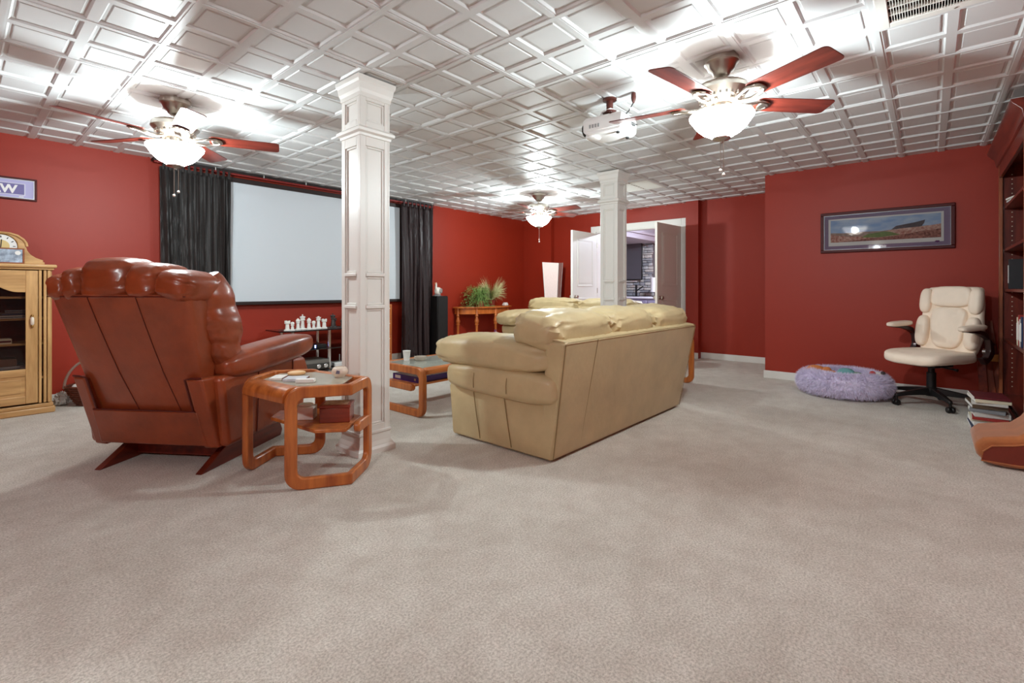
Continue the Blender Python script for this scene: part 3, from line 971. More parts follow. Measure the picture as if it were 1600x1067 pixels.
# ================================================================== SOFAS
def make_sofa(label, L, seats, loc, rz, name='leather_sofa', cat='sofa'):
    """local: x along the length 0..L, rear face toward -y, seat faces +y, rear bottom edge on y=0."""
    s = thing(name, label, cat, loc, rz)
    # back panel, leaning backward as it rises
    g = MB()
    g.add([(0, .0, .012), (L, 0, .012), (L + .05, -.135, .755), (-.05, -.135, .755), (0, .10, .012), (L, .10, .012), (L + .05, .02, .755), (-.05, .02, .755)],
          [(0, 1, 2, 3), (7, 6, 5, 4), (0, 4, 5, 1), (3, 2, 6, 7), (1, 5, 6, 2), (0, 3, 7, 4)])
    bp = g.build('back_panel', BEIGE, s, bevel=.022, seg=3)
    for t_ in (.155,):
        MB().tube([(L * t_, -.0015, .03), (L * t_ + .006, -.07, .4), (L * t_ + .012, -.1365, .75)], .0018, 5).build('back_seam', BEIGESEAM, bp)
    e0 = [(.006, -.002, .02), (-.02, -.068, .38), (-.044, -.132, .742), (-.02, -.1375, .752), (L * .5, -.1375, .754), (L + .02, -.1375, .752), (L + .044, -.132, .742), (L + .02, -.068, .38), (L - .006, -.002, .02)]
    MB().tube(e0, .0026, 6).build('edge_piping', BEIGESEAM, bp)
    # tufted ledge between panel and pillows
    g = MB()
    n = int(L / .14)

    def ledge(u, v):
        k = (u * n) % 1
        d = .012 * math.exp(-((k - .5) / .08) ** 2)
        return (-.04 + u * (L + .08), -.12 + .26 * v, .752 + .022 * math.sin(PI * v) - d * math.sin(PI * v) - .02 * v)
    g.grid(ledge, n * 8, 8)
    g.build('tufted_ledge', BEIGE, bp, solid=.012)
    # base, front rail and side panels
    MB().box(.04, L - .04, .06, .80, .02, .32).build('base', BEIGE, s, bevel=.02)
    for sx in (0, 1):
        def X(v):
            return v if sx == 0 else L - v
        # lower side panel: slight flare, gathered
        rr = []
        for z, o_, ys, ye in ((.010, .0, .012, .90), (.03, -.006, .006, .905), (.2, -.016, -.03, .92), (.36, -.012, -.055, .94), (.43, .02, -.07, .92)):
            ring = []
            for k in range(22):
                y = ys + (ye - ys) * k / 21
                ring.append((X(o_ + .006 * math.sin(k * 1.1 + z * 14) * (1 if z > .02 else 0)), y, z))
            for k in range(22):
                y = ye - (ye - ys) * k / 21
                ring.append((X(.20), y, z))
            rr.append(ring)
        sp = MB().rings(rr).build('side_panel', BEIGE, s, bevel=.012)
        for yy in (.33, .62):
            MB().tube([(X(-.008), yy, .03), (X(-.024), yy + .02, .2), (X(-.022), yy + .05, .35)], .003, 5).build('side_seam', BEIGESEAM, sp)

        def w_lo(p):
            q = p.copy()
            f_ = p.y
            q.z = q.z * (1 - .12 * max(0, f_)) + .04 * noise.noise(Vector((p.x * 2, p.y * 4, p.z)))
            q.z += .03 * f_
            q.x += .04 * noise.noise(Vector((p.y * 5, p.z * 3, 2.0 + sx)))
            return q
        lo_ = MB().pillow((X(.125), .435, .455), (.215, .505, .115), .55, .30, 44, 18, None, w_lo).build('arm_roll', BEIGE, s)
        for yy in (.30, .60):
            MB().tube([(X(-.092), yy, .40), (X(-.094), yy, .45), (X(-.086), yy, .50)], .0025, 5).build('roll_seam', BEIGESEAM, lo_)

        def w_up(p):
            q = p.copy()
            q.z += .10 * (1 - p.y ** 2) - .06 - .10 * max(0, p.y) ** 3
            wr = max(0, abs(p.y) - .45) * 1.6
            q.z += .10 * noise.noise(Vector((p.x * 3, p.y * 12, 3.1))) * (.3 + wr)
            q.x += .08 * noise.noise(Vector((p.z * 4, p.y * 9, 5.1))) * wr
            q.z *= 1 - .28 * max(0, -p.y - .4)
            ang = math.atan2(p.z, p.x)
            cre = 1 - (.03 + .45 * max(0, abs(p.y) - .5)) * max(0, noise.noise(Vector((ang * 3.2, p.y * 3.0, 2.2)))) * 1.1
            q.x *= cre
            q.z *= cre
            return q
        MB().pillow((X(.10), .53, .635), (.205, .555, .118), .62, .46, 80, 40, None, w_up).build('arm_pillow', BEIGE, s)
    pw = (L - .0) / seats
    for k in range(seats):
        xc = pw * (k + .5)

        def w_bp(p, k=k):
            q = p.copy()
            ed = max(0, abs(p.x) - .6) * 2.4
            q.z += .17 * noise.noise(Vector((p.x * 7 + k * 9, p.y * 3, p.z * 2))) * (.3 + ed)
            q.y += .20 * noise.noise(Vector((p.x * 6, p.z * 5 + k * 3, 7.7))) * (.3 + ed)
            q.z *= 1 - .20 * max(0, abs(p.x) - .75)
            ang = math.atan2(p.z, p.y)
            cre = 1 - (.05 + .5 * max(0, abs(p.x) - .55)) * max(0, noise.noise(Vector((ang * 3.4 + k * 5 + p.x, p.x * 2.6, k * 3.0)))) * .8
            q.y *= cre
            q.z *= cre
            return q
        ex = .06 if k in (0, seats - 1) else 0
        xs = xc + (-.03 if k == 0 else .03 if k == seats - 1 else 0)
        MB().pillow((xs, .115, .80), (pw / 2 + .025 + ex * .5, .195, .135), .62, .45, 80, 40, rot('X', .12), w_bp).build('back_pillow', BEIGE, s)
        sw = (L - .42) / seats

        def w_st(p, k=k):
            q = p.copy(); q.z += .05 * noise.noise(Vector((p.x * 3 + k, p.y * 3, 1))); return q
        MB().pillow((.21 + sw * (k + .5), .56, .415), (sw / 2 + .008, .34, .095), .5, .3, 32, 14, None, w_st).build('seat_cushion', BEIGE, s)
        MB().pillow((.21 + sw * (k + .5), .24, .60), (sw / 2 + .01, .13, .22), .5, .4, 28, 16, rot('X', .18)).build('lumbar_cushion', BEIGE, s)
    return s


make_sofa('long beige leather sofa seen from behind in the middle of the room', 1.93, 3, (2.405, 1.750, 0), -.012)
make_sofa('beige leather loveseat turned sideways behind the long sofa', 1.80, 2, (6.46, 3.14, 0), PI / 2, 'leather_loveseat')


# ================================================================== WOODEN LOOP-FRAME TABLES
def loop_outline(L, H, r, inset, n=7, extra=()):
    """closed outline of a rounded rectangle (u along, z up); extra u stations are put on both straight runs."""
    pts = []
    x0, x1, z0, z1 = inset, L - inset, inset, H - inset
    for (cx, cz, a0) in ((x1 - r, z0 + r, -90), (x1 - r, z1 - r, 0), (x0 + r, z1 - r, 90), (x0 + r, z0 + r, 180)):
        for k in range(n):
            a = math.radians(a0 + 90 * k / (n - 1))
            pts.append((cx + r * math.cos(a), cz + r * math.sin(a)))
        if a0 == 0:
            for e in sorted(extra, reverse=True):
                pts.append((e, z1))
        if a0 == 180:
            for e in sorted(extra):
                pts.append((e, z0))
    return pts


def loop_frame(P, H, wd, th, ro, ri):
    """rounded loop standing on the floor along the plan polyline P (2 or 3 points)."""
    P = [Vector((p[0], p[1])) for p in P]
    seg = [(P[i + 1] - P[i]).length for i in range(len(P) - 1)]
    L = sum(seg)
    extra = (seg[0],) if len(P) == 3 else (L / 2,)

    def at(u, side):
        i = 0 if (u <= seg[0] + 1e-6 or len(P) == 2) else 1
        d = (P[i + 1] - P[i]).normalized()
        nrm = Vector((-d.y, d.x))
        base = P[i] + d * (u - (0 if i == 0 else seg[0]))
        if len(P) == 3 and abs(u - seg[0]) < 1e-5:
            d2 = (P[2] - P[1]).normalized()
            n2 = Vector((-d2.y, d2.x))
            m_ = (nrm + n2).normalized()
            return base + m_ * (side * th / 2 / max(.3, m_.dot(nrm)))
        return base + nrm * side * th / 2
    out = loop_outline(L, H, ro, 0, extra=extra)
    inn = loop_outline(L, H, ri, wd, extra=extra)
    rings = []
    for (uo, zo_), (ui, zi) in zip(out, inn):
        a, b = at(uo, 1), at(uo, -1)
        c, d = at(ui, -1), at(ui, 1)
        rings.append([(a.x, a.y, zo_), (b.x, b.y, zo_), (c.x, c.y, zi), (d.x, d.y, zi)])
    return MB().rings(rings, closed=True)


def stub(p0, p1, z, h, th):
    """horizontal bar with a rounded nose at p1."""
    p0, p1 = Vector(p0), Vector(p1)
    d = (p1 - p0).normalized()
    n = Vector((-d.y, d.x))
    L = (p1 - p0).length
    prof = [(0, -h / 2), (L - h / 2, -h / 2)] + [(L - h / 2 + h / 2 * math.cos(math.radians(a)), h / 2 * math.sin(math.radians(a))) for a in range(-75, 80, 15)] + [(L - h / 2, h / 2), (0, h / 2)]
    rr = []
    for s in (-1, 1):
        rr.append([(p0.x + d.x * u + n.x * s * th / 2, p0.y + d.y * u + n.y * s * th / 2, z + w_) for u, w_ in prof])
    return MB().rings(rr)


et = thing('end_table', 'oak six-sided end table with glass top beside the recliner', 'side table', (0, 0, 0))
P1, P2, P3 = (1.15, 2.585), (1.43, 2.415), (1.672, 2.60)
Q1, Q2, Q3 = (1.105, 3.0), (1.35, 3.185), (1.60, 3.0)
EH = .55
loop_frame([P1, P2, P3], EH, .062, .036, .085, .04).build('loop_leg_frame', OAK, et, bevel=.008)
loop_frame([Q1, Q2, Q3], EH, .062, .036, .085, .04).build('loop_leg_frame', OAK, et, bevel=.008)
stub((P3[0] - .01, P3[1] - .01), (1.50, 2.465), .285, .062, .036).build('shelf_bracket', OAK, et, bevel=.008)
stub((Q3[0] - .01, Q3[1] + .01), (1.42, 3.135), .285, .062, .036).build('shelf_bracket', OAK, et, bevel=.008)
# rounded apron boards joining the two frames at both open ends
for (a, b, dx) in ((P1, Q1, .035), (P3, Q3, -.035)):
    A, B = Vector((a[0] + dx, a[1])), Vector((b[0] + dx, b[1]))
    d = (B - A).normalized(); n = Vector((-d.y, d.x))
    prof = [(math.copysign(1, -dx) * .058 * math.cos(math.radians(t_)) - math.copysign(1, -dx) * .01, EH - .062 + .055 * math.sin(math.radians(t_))) for t_ in range(0, 100, 15)]
    prof = [(prof[0][0], EH - .085)] + prof + [(-math.copysign(.045, -dx), EH - .007), (-math.copysign(.045, -dx), EH - .03), (0, EH - .085)]
    rr = []
    for q in (A, B):
        rr.append([(q.x + u, q.y, z) for u, z in prof])
    MB().rings(rr).build('rounded_apron', OAK, et, bevel=.003)
hexa = [(1.225, 2.64), (1.432, 2.50), (1.60, 2.66), (1.55, 2.96), (1.352, 3.10), (1.19, 2.965)]
MB().prism(hexa, EH - .018, EH - .010, 'z').build('glass_top', clear_glass('table_glass', (222, 214, 196), .04, .45), et, bevel=.002)
hexs = [(1.36, 2.52), (1.44, 2.455), (1.63, 2.63), (1.575, 2.98), (1.40, 3.12), (1.33, 3.06)]
MB().prism([(1.30, 2.56), (1.43, 2.452), (1.64, 2.635), (1.585, 2.98), (1.37, 3.14), (1.26, 3.02)], .277, .297, 'z').build('lower_shelf', OAK, et, bevel=.004)

TZ = EH - .0095
def pad(name, label, cat, x, y, z, w_, d, h, rz, mats, group=None, sub='page_block'):
    t_ = thing(name, label, cat, (x, y, z), rz, group)
    MB().box(-w_ / 2, w_ / 2, -d / 2, d / 2, 0, h).build('cover', mats[0], t_, bevel=.002)
    MB().box(-w_ / 2 + .006, w_ / 2 + .0015, -d / 2 + .006, d / 2 + .0015, h * .2, h * .8).build(sub, mats[1], t_, smooth=False)
    return t_


DKRED = M('dark_red_cover', (96, 24, 20), .5)
PALEC = M('pale_print_cover', (226, 222, 216), .5, vary=(40, .15))
pad('notepad', 'white booklet lying at the recliner edge of end table', 'booklet', 1.262, 2.915, TZ, .07, .12, .014, -.72, (PALEC, DKRED))
pad('booklet', 'pale booklet with dark red spine in middle of end table', 'booklet', 1.31, 2.795, TZ, .12, .10, .016, -.72, (M('silver_print_cover', (206, 208, 214), .4, vary=(30, .2)), DKRED))
pad('card_box', 'narrow white box nearest the front of the end table top', 'box', 1.315, 2.690, TZ, .10, .04, .02, -.72, (PAPER, PAPER))
co = thing('wooden_coaster', 'round pale wooden coaster on end table glass', 'coaster', (1.405, 2.99, TZ))
MB().lathe([(.048, 0), (.052, .004), (.052, .013), (.047, .016)], 28).build('rim', M('pale_coaster_wood', (214, 168, 116), .5), co)
MB().lathe([(.040, .0145), (.040, .0168)], 28).build('inlay', M('coaster_inlay', (226, 190, 148), .5), co)
jr = thing('ceramic_pot', 'squat white ceramic pot at column side of end table', 'pot', (1.535, 2.705, TZ))
CER = M('glazed_ceramic', (224, 208, 190), .3, coat=.3)
MB().lathe([(.028, 0), (.030, .004), (.046, .022), (.049, .036), (.040, .054), (.032, .060), (.030, .060), (.030, .054), (.004, .05)], 28).build('bowl', CER, jr)
MB().prism([(-.010, .026), (.012, .024), (.014, .042), (-.004, .046)], -.0495, -.044, 'y', rot('Z', -.8)).build('painted_motif', M('blue_grey_motif', (112, 108, 130), .4), jr)
bx = thing('wooden_keepsake_box', 'dark red wooden box with patterned lid on end table shelf', 'box', (1.49, 2.655, .2975), -.72)
MB().box(-.084, .084, -.07, .07, 0, .085).build('body', REDWOOD, bx, bevel=.003)
li = MB().box(-.088, .088, -.074, .074, .086, .102).build('lid', REDWOOD, bx, bevel=.004)
MB().box(-.068, .068, -.055, .055, .1015, .1045).build('patterned_inlay', M('patterned_fabric', (190, 160, 124), .7, vary=(60, .4), c2=(140, 96, 84)), li, bevel=.002)
wb_ = thing('white_carton', 'small white carton behind the wooden box on end table shelf', 'box', (1.385, 2.83, .2975), -.72)
MB().box(-.055, .055, -.045, .045, 0, .075).build('carton', M('white_carton', (222, 210, 200), .6), wb_, bevel=.003)
MB().box(-.056, .056, -.002, .002, .02, .0765).build('lid_seam', M('carton_seam', (176, 160, 150), .6), wb_, smooth=False)
MB().pillow((0, 0, .082), (.04, .03, .009), .6, .6, 18, 8).build('folded_napkin', PAPER, wb_)

# coffee table -----------------------------------------------------------
ct = thing('coffee_table', 'oak loop-leg coffee table with glass top in front of the sofa', 'coffee table', (0, 0, 0))
CX0, CX1, CY0, CY1, CH = 2.555, 3.86, 3.155, 3.83, .415
for x in (CX0, CX1):
    loop_frame([(x, CY0), (x, CY1)], CH, .062, .042, .085, .04).build('loop_leg_frame', OAK, ct, bevel=.008)
    stub((x, CY1 - .03), (x, CY0 + .15), .235, .06, .042).build('shelf_bracket', OAK, ct, bevel=.008)
for y, dy in ((CY0 + .045, 1), (CY1 - .045, -1)):
    MB().box(CX0 + .02, CX1 - .02, y - .035, y + .035, CH - .062, CH - .004).build('side_rail', OAKX, ct, bevel=.02, seg=3)
MB().box(CX0 + .02, CX1 - .02, CY0 + .075, CY1 - .075, CH - .016, CH - .007).build('glass_top', clear_glass('coffee_glass', (214, 216, 206), .03, .5), ct, bevel=.002)
MB().box(CX0 + .01, CX1 - .01, CY0 + .14, CY1 - .13, .245, .263).build('lower_shelf', OAKX, ct, bevel=.004)
PUR = M('purple_game_box', (74, 48, 138), .4)
MAG = M('magenta_game_box', (118, 32, 74), .4)
PRT = M('printed_game_lid', (120, 104, 150), .45, vary=(26, .8), c2=(228, 214, 206))


def game_box(label, x, y, rz, side, w_, d, h):
    t_ = thing('board_game_box', label, 'game box', (x, y, .2635), rz, 'board game boxes on the coffee table shelf')
    MB().box(-w_ / 2, w_ / 2, -d / 2, d / 2, 0, h).build('box', side, t_, bevel=.002)
    MB().box(-w_ / 2 + .003, w_ / 2 - .003, -d / 2 + .003, d / 2 - .003, h, h + .001).build('lid_print', PRT, t_, smooth=False)
    MB().box(-w_ / 2 - .001, -w_ / 2, d * .18, d * .40, h * .25, h * .8).build('white_label', PAPER, t_, smooth=False)
    MB().box(-w_ / 2 - .001, -w_ / 2, -d * .42, -d * .36, h * .3, h * .7).build('small_emblem', M('label_yellow', (206, 190, 150), .5), t_, smooth=False)
    return t_


game_box('purple board game box on the coffee table shelf, nearest the column', 2.80, 3.50, 0, PUR, .38, .36, .05)
game_box('magenta board game box on the coffee table shelf, next to the sofa', 3.20, 3.45, .05, MAG, .36, .33, .055)
cu = thing('white_cup', 'white paper cup on the coffee table beside the column', 'cup', (2.77, 3.69, CH - .0065))
MB().lathe([(.026, 0), (.036, .088), (.038, .09), (.034, .09), (.025, .005)], 22).build('cup_wall', PAPER, cu)
bw = thing('glass_bowl', 'small round glass dish on the coffee table', 'bowl', (2.86, 3.60, CH - .0065))
MB().lathe([(.045, 0), (.055, .01), (.06, .036), (.056, .036), (.05, .012), (.004, .008)], 28).build('dish', M('smoky_dish', (190, 180, 166), .15, coat=.5), bw)
ti = thing('tissue_pile', 'crumpled white tissue on the coffee table behind the sofa arm', 'tissue', (3.52, 3.50, CH - .0065))


def wti(p):
    q = p.copy(); k = 1 + .5 * noise.noise(p * 3.3) + .3 * noise.noise(p * 7); return Vector((q.x * k, q.y * k, q.z * k if q.z > 0 else q.z))


MB().pillow((0, 0, .055), (.10, .08, .055), .8, .8, 30, 18, None, wti).build('paper', PAPER, ti)
pb = thing('purple_snack_bag', 'purple crimped bag standing on the coffee table by the loveseat', 'bag', (3.74, 3.46, CH - .0065), .6)
PUB = M('purple_foil', (112, 34, 96), .3, coat=.4)


def wbag(p):
    q = p.copy(); k = 1 - .9 * abs(p.z) ** 5; return Vector((q.x * (.9 + .1 * p.z), q.y * k, q.z))


MB().pillow((0, 0, .11), (.07, .035, .11), .35, .6, 24, 18, None, wbag).build('pouch', PUB, pb)
g = MB()
for k in range(7):
    g.box(-.066 + k * .0189, -.056 + k * .0189, -.004, .004, .212, .232 + .006 * (k % 2))
o = g.build('crimped_top', PUB, pb, smooth=False); o['kind'] = 'stuff'
MB().prism([(-.04, .06), (.04, .06), (.045, .10), (-.045, .10)], -.0365, -.034, 'y').build('label', M('pink_label', (224, 168, 190), .5), pb, smooth=False)

# second oak end table past the right-hand end of the sofa
e2 = thing('end_table', 'oak loop-leg end table just past the far end of sofa', 'side table', (0, 0, 0))
loop_frame([(5.50, 2.02), (5.50, 2.46)], EH, .06, .036, .085, .04).build('loop_leg_frame', OAK, e2, bevel=.008)
loop_frame([(4.98, 2.02), (4.98, 2.46)], EH, .06, .036, .085, .04).build('loop_leg_frame', OAK, e2, bevel=.008)
for y in (2.05, 2.43):
    MB().box(4.99, 5.49, y - .025, y + .025, EH - .06, EH - .005).build('side_rail', OAKX, e2, bevel=.015, seg=3)
MB().box(4.99, 5.49, 2.07, 2.41, EH - .018, EH - .009).build('glass_top', clear_glass('side_glass', (220, 216, 200), .03, .5), e2, bevel=.002)
MB().box(4.99, 5.49, 2.10, 2.40, .27, .288).build('lower_shelf', OAKX, e2, bevel=.004)

# ================================================================== AV CABINET, CLOCK, PHOTO FRAME, BASKET
cb = thing('media_cabinet', 'pale oak media cabinet with glass door at the left edge', 'cabinet', (0, 0, 0))
KX0, KX1, KY0, KY1 = -.36, .57, 5.80, 6.165
g = MB()
g.box(KX0, KX0 + .02, KY0 + .02, KY1, .06, 1.245).box(KX1 - .02, KX1, KY0 + .02, KY1, .06, 1.245)
MB().box(KX0 + .02, KX1 - .02, KY1 - .012, KY1, .06, 1.245).build('cabinet_back', MAHOGX, cb, smooth=False)
g.box(KX0 + .02, KX1 - .02, KY0 + .02, KY1 - .012, .30, .32)
g.build('carcass', PALEOAK, cb, smooth=False)
for z in (.60, .815, 1.0):
    MB().box(KX0 + .02, KX1 - .02, KY0 + .05, KY1 - .012, z - .009, z + .009).build('shelf', PALEOAKX, cb, bevel=.002)
g = MB().box(KX0 - .03, KX1 + .03, KY0 - .03, KY1, 1.255, 1.285)
g.build('top_board', PALEOAKX, cb, bevel=.010, seg=3)
MB().box(KX0 - .012, KX1 + .012, KY0 - .012, KY1, 1.238, 1.256).build('cornice', PALEOAKX, cb, bevel=.005)
MB().box(KX0 - .02, KX1 + .02, KY0 - .02, KY1, 0, .055).build('plinth', PALEOAKX, cb, bevel=.012, seg=3)
MB().box(KX0 - .008, KX1 + .008, KY0 - .008, KY1, .055, .085).build('plinth_moulding', PALEOAKX, cb, bevel=.006)
for x in (KX1 - .085, KX1 - .055, KX1 - .03):
    MB().box(x, x + .02, KY0 - .002, KY0 + .02, .09, 1.235).build('fluted_strip', PALEOAK, cb, bevel=.006)
MB().box(KX0, KX0 + .085, KY0 - .002, KY0 + .02, .09, 1.235).build('corner_strip', PALEOAK, cb, bevel=.006)
DX0, DX1 = KX0 + .085, KX1 - .09
dr = MB().box(DX1 - .075, DX1, KY0 - .012, KY0 + .008, .10, 1.23).build('door', PALEOAK, cb, bevel=.004)
MB().box(DX0, DX0 + .075, KY0 - .012, KY0 + .008, .10, 1.23).build('door_stile', PALEOAK, dr, bevel=.004)
MB().box(DX0 + .075, DX1 - .075, KY0 - .012, KY0 + .008, .10, .165).build('door_rail', PALEOAKX, dr, bevel=.004)
MB().box(DX0 + .075, DX1 - .075, KY0 - .012, KY0 + .008, .335, .395).build('door_rail', PALEOAKX, dr, bevel=.004)
arch = [(DX0 + .075, 1.23)]
n = 24
for k in range(n + 1):
    u = k / n
    w_ = 2 * abs(u - .5)
    arch.append((DX0 + .075 + (DX1 - DX0 - .15) * u, 1.045 + .085 * (.5 + .5 * math.cos(PI * min(1, max(0, (w_ - .15) / .7))))))
arch.append((DX1 - .075, 1.23))
MB().prism(arch, KY0 - .012, KY0 + .008, 'y').build('arched_door_rail', PALEOAKX, dr, bevel=.003)
MB().box(DX0 + .07, DX1 - .07, KY0 + .002, KY0 + .005, .39, 1.15).build('glass_pane', clear_glass('cabinet_glass', (246, 238, 234), .02, .75, True), dr, smooth=False)
MB().box(DX0 + .075, DX1 - .075, KY0 - .004, KY0 + .006, .165, .335).build('lower_panel', PALEOAKX, dr, smooth=False)
MB().box(DX0 + .10, DX1 - .10, KY0 - .010, KY0 - .003, .19, .31).build('raised_panel', PALEOAKX, dr, bevel=.006)
hd = MB().lathe([(.006, -.034), (.012, -.026), (.013, 0), (.012, .026), (.006, .034)], 16).build('handle', CER, dr, loc=(DX1 - .036, KY0 - .028, .80))
for z in (-.045, .045):
    MB().pillow((0, .006, z), (.010, .014, .012), 1, 1, 14, 8).build('brass_end', BRASS, hd)

BKC = [M('spine_%d' % k, c, .55) for k, c in enumerate(((60, 20, 22), (200, 196, 190), (38, 36, 40), (150, 40, 34), (92, 74, 58), (40, 52, 84), (216, 206, 180), (96, 20, 30), (120, 122, 126)))]


def flat_book(label, x, y, z, w_, d, h, rz, mi, group, name='disc_case', cat='disc case'):
    t_ = thing(name, label, cat, (x, y, z), rz, group)
    MB().box(-w_ / 2, w_ / 2, -d / 2, d / 2, 0, h).build('cover', BKC[mi], t_, bevel=.0015)
    MB().box(-w_ / 2 + .004, w_ / 2 - .004, -d / 2 - .0006, -d / 2 + .001, h * .3, h * .7).build('title_strip', BKC[(mi + 1) % 9], t_, smooth=False)
    return t_


G1 = 'disc cases in the media cabinet'
flat_book('white disc case, lowest in the stack on cabinet upper shelf', .34, 5.90, .8245, .17, .13, .022, 0, 1, G1)
flat_book('dark brown disc case in middle of cabinet upper stack', .345, 5.90, .847, .165, .13, .026, .02, 4, G1)
flat_book('grey disc case on top of cabinet upper stack', .36, 5.90, .8735, .14, .12, .018, -.02, 8, G1)
flat_book('dark red disc case beside the white one, near cabinet door edge', .17, 5.90, .8245, .15, .13, .034, .0, 7, G1)
flat_book('pale paper stack at left on the cabinet middle shelf', .24, 5.92, .6095, .17, .13, .042, .05, 6, G1, 'paper_stack', 'papers')
vc = thing('video_recorder', 'silver video recorder behind glass on the cabinet bottom shelf', 'video recorder', (.27, 5.865, .3205))
MB().box(-.20, .145, 0, .26, 0, .095).build('case', SILVER, vc, bevel=.003)
MB().box(-.18, .10, -.004, 0, .028, .068).build('display_window', M('pale_display', (226, 226, 222), .2), vc, bevel=.001)
MB().box(-.185, .105, -.002, 0, .022, .074).build('display_bezel', M('dark_bezel', (70, 70, 74), .4), vc, smooth=False)
for k in range(4):
    MB().box(.112 + .0 * k, .138, -.006, 0, .018 + k * .018, .028 + k * .018).build('button', PAPER, vc, bevel=.001)
dk = MB().box(.07, .36, 5.88, 6.11, .4162, .475).build('tape_deck', M('brown_deck', (120, 84, 66), .45), bevel=.004)
tag(dk, 'flat brown deck stacked on the silver video recorder', 'tape deck')

ck = thing('mantel_clock', 'pale oak mantel clock with round white dial on cabinet', 'clock', (.265, 5.93, 1.2855))
half = [(0, .255), (.05, .252), (.095, .236), (.128, .208), (.146, .178), (.150, .150), (.158, .118), (.178, .085), (.208, .060), (.238, .046), (.256, .040)]
poly = [(-x, z) for x, z in reversed(half)] + half[1:] + [(.256, 0), (-.256, 0)]
MB().prism(poly, -.045, .05, 'y').build('case', PALEOAKX, ck, bevel=.004)
MB().box(-.265, .265, -.055, .06, 0, .022).build('base', PALEOAKX, ck, bevel=.005)
rim = [(x * 1.03, z * 1.03 - .002) for x, z in half[:6]]
MB().tube([(-x, -.048, z) for x, z in reversed(rim)] + [(x, -.048, z) for x, z in rim[1:]], .010, 8).build('arch_moulding', PALEOAKX, ck)
dl = MB().lathe([(.098, 0), (.098, .006), (.002, .007)], 40).build('dial', PAPER, ck, loc=(0, -.045, .148))
dl.rotation_euler = (PI / 2, 0, 0)
MB().lathe([(.052, .006), (.052, .009), (.002, .0095)], 32).build('brass_centre', M('pale_brass', (206, 186, 130), .35, metal=.6), dl)
for k in range(12):
    a = k * PI / 6
    m_ = rot('Z', a)
    MB().box(-.003, .003, .070, .086, .007, .0085, m_).build('hour_mark', BLACKP, dl, smooth=False)
MB().box(-.003, .003, -.01, .055, .0100, .0115, rot('Z', -.08)).build('hour_hand', BLACKP, dl, smooth=False)
MB().box(-.002, .002, -.01, .078, .0118, .013, rot('Z', 2.95)).build('minute_hand', BLACKP, dl, smooth=False)
MB().tube([(.101 * math.cos(a), .101 * math.sin(a), .006) for a in [2 * PI * k / 40 for k in range(40)]], .005, 6, closed=True).build('bezel', BRASS, dl)

pf = thing('photo_frame', 'small wooden photo frame standing in front of the clock', 'photo frame', (.275, 5.80, 1.2855), 0)
for (a, b, c_, e) in ((-.125, .125, 0, .010), (-.125, .125, .120, .130), (-.125, -.113, .01, .12), (.113, .125, .01, .12)):
    MB().box(a, b, -.006, .006, c_, e).build('frame_rail', wood('brown_frame', (150, 84, 44), (110, 56, 26), 'x'), pf, bevel=.002)
MB().box(-.113, .113, -.001, .002, .01, .12).build('photo', M('grey_photo', (176, 190, 206), .4, vary=(20, .5), c2=(92, 100, 116)), pf, smooth=False)
MB().box(-.02, .02, .006, .03, 0, .008).build('stand', BLACKP, pf, smooth=False)
MB().lathe([(.018, 0), (.018, .002)], 18).build('round_cameo', PAPER, pf, loc=(.085, -.0015, .09)).rotation_euler = (PI / 2, 0, 0)

bs = thing('wicker_basket', 'dark wicker basket with tall hoop handle behind the recliner', 'basket', (.875, 5.92, 0))
WK = M('dark_wicker', (92, 44, 28), .5)


def brad(z):
    return .115 + .10 * (z / .19) ** .8, .085 + .075 * (z / .19) ** .8


for r_ in range(10):
    z = .012 + r_ * .019
    a_, b_ = brad(z)
    path = []
    for k in range(64):
        t_ = 2 * PI * k / 64
        w_ = 1 + .028 * math.sin(16 * t_ + PI * (r_ % 2))
        path.append((a_ * w_ * math.cos(t_), b_ * w_ * math.sin(t_), z))
    MB().tube(path, .0095, 6, closed=True).build('woven_strand', WK, bs)
for k in range(16):
    t_ = 2 * PI * k / 16 + PI / 32
    MB().tube([(brad(z)[0] * math.cos(t_), brad(z)[1] * math.sin(t_), z) for z in (.004, .06, .12, .195)], .005, 5).build('stake', WK, bs)
MB().lathe([(.115, 0), (.115, .006)], 24).build('bottom', WK, bs)
hp = [(-.215 * math.cos(PI * k / 20), 0, .17 + .26 * math.sin(PI * k / 20)) for k in range(21)]
MB().tube(hp, .011, 8).build('hoop_handle', M('grey_brown_handle', (128, 100, 88), .5), bs)
tw = MB()
tw.pillow((0, 0, .155), (.165, .115, .05), .5, .7, 28, 12, None, lambda p: Vector((p.x, p.y, p.z + .15 * noise.noise(p * 3))))
o = tw.build('folded_towel', M('white_towel', (226, 230, 228), .9), bs)
pk = thing('plastic_bag', 'crumpled clear plastic bag on floor between cabinet and basket', 'bag', (.66, 6.06, 0))


def wcr(p):
    k = 1 + .35 * noise.noise(p * 4) + .2 * noise.noise(p * 9)
    return Vector((p.x * k, p.y * k, p.z * k if p.z > -.8 else p.z))


MB().pillow((0, 0, .062), (.05, .06, .06), .8, .8, 34, 20, None, wcr).build('film', M('cloudy_plastic', (206, 200, 196), .25, coat=.4), pk)

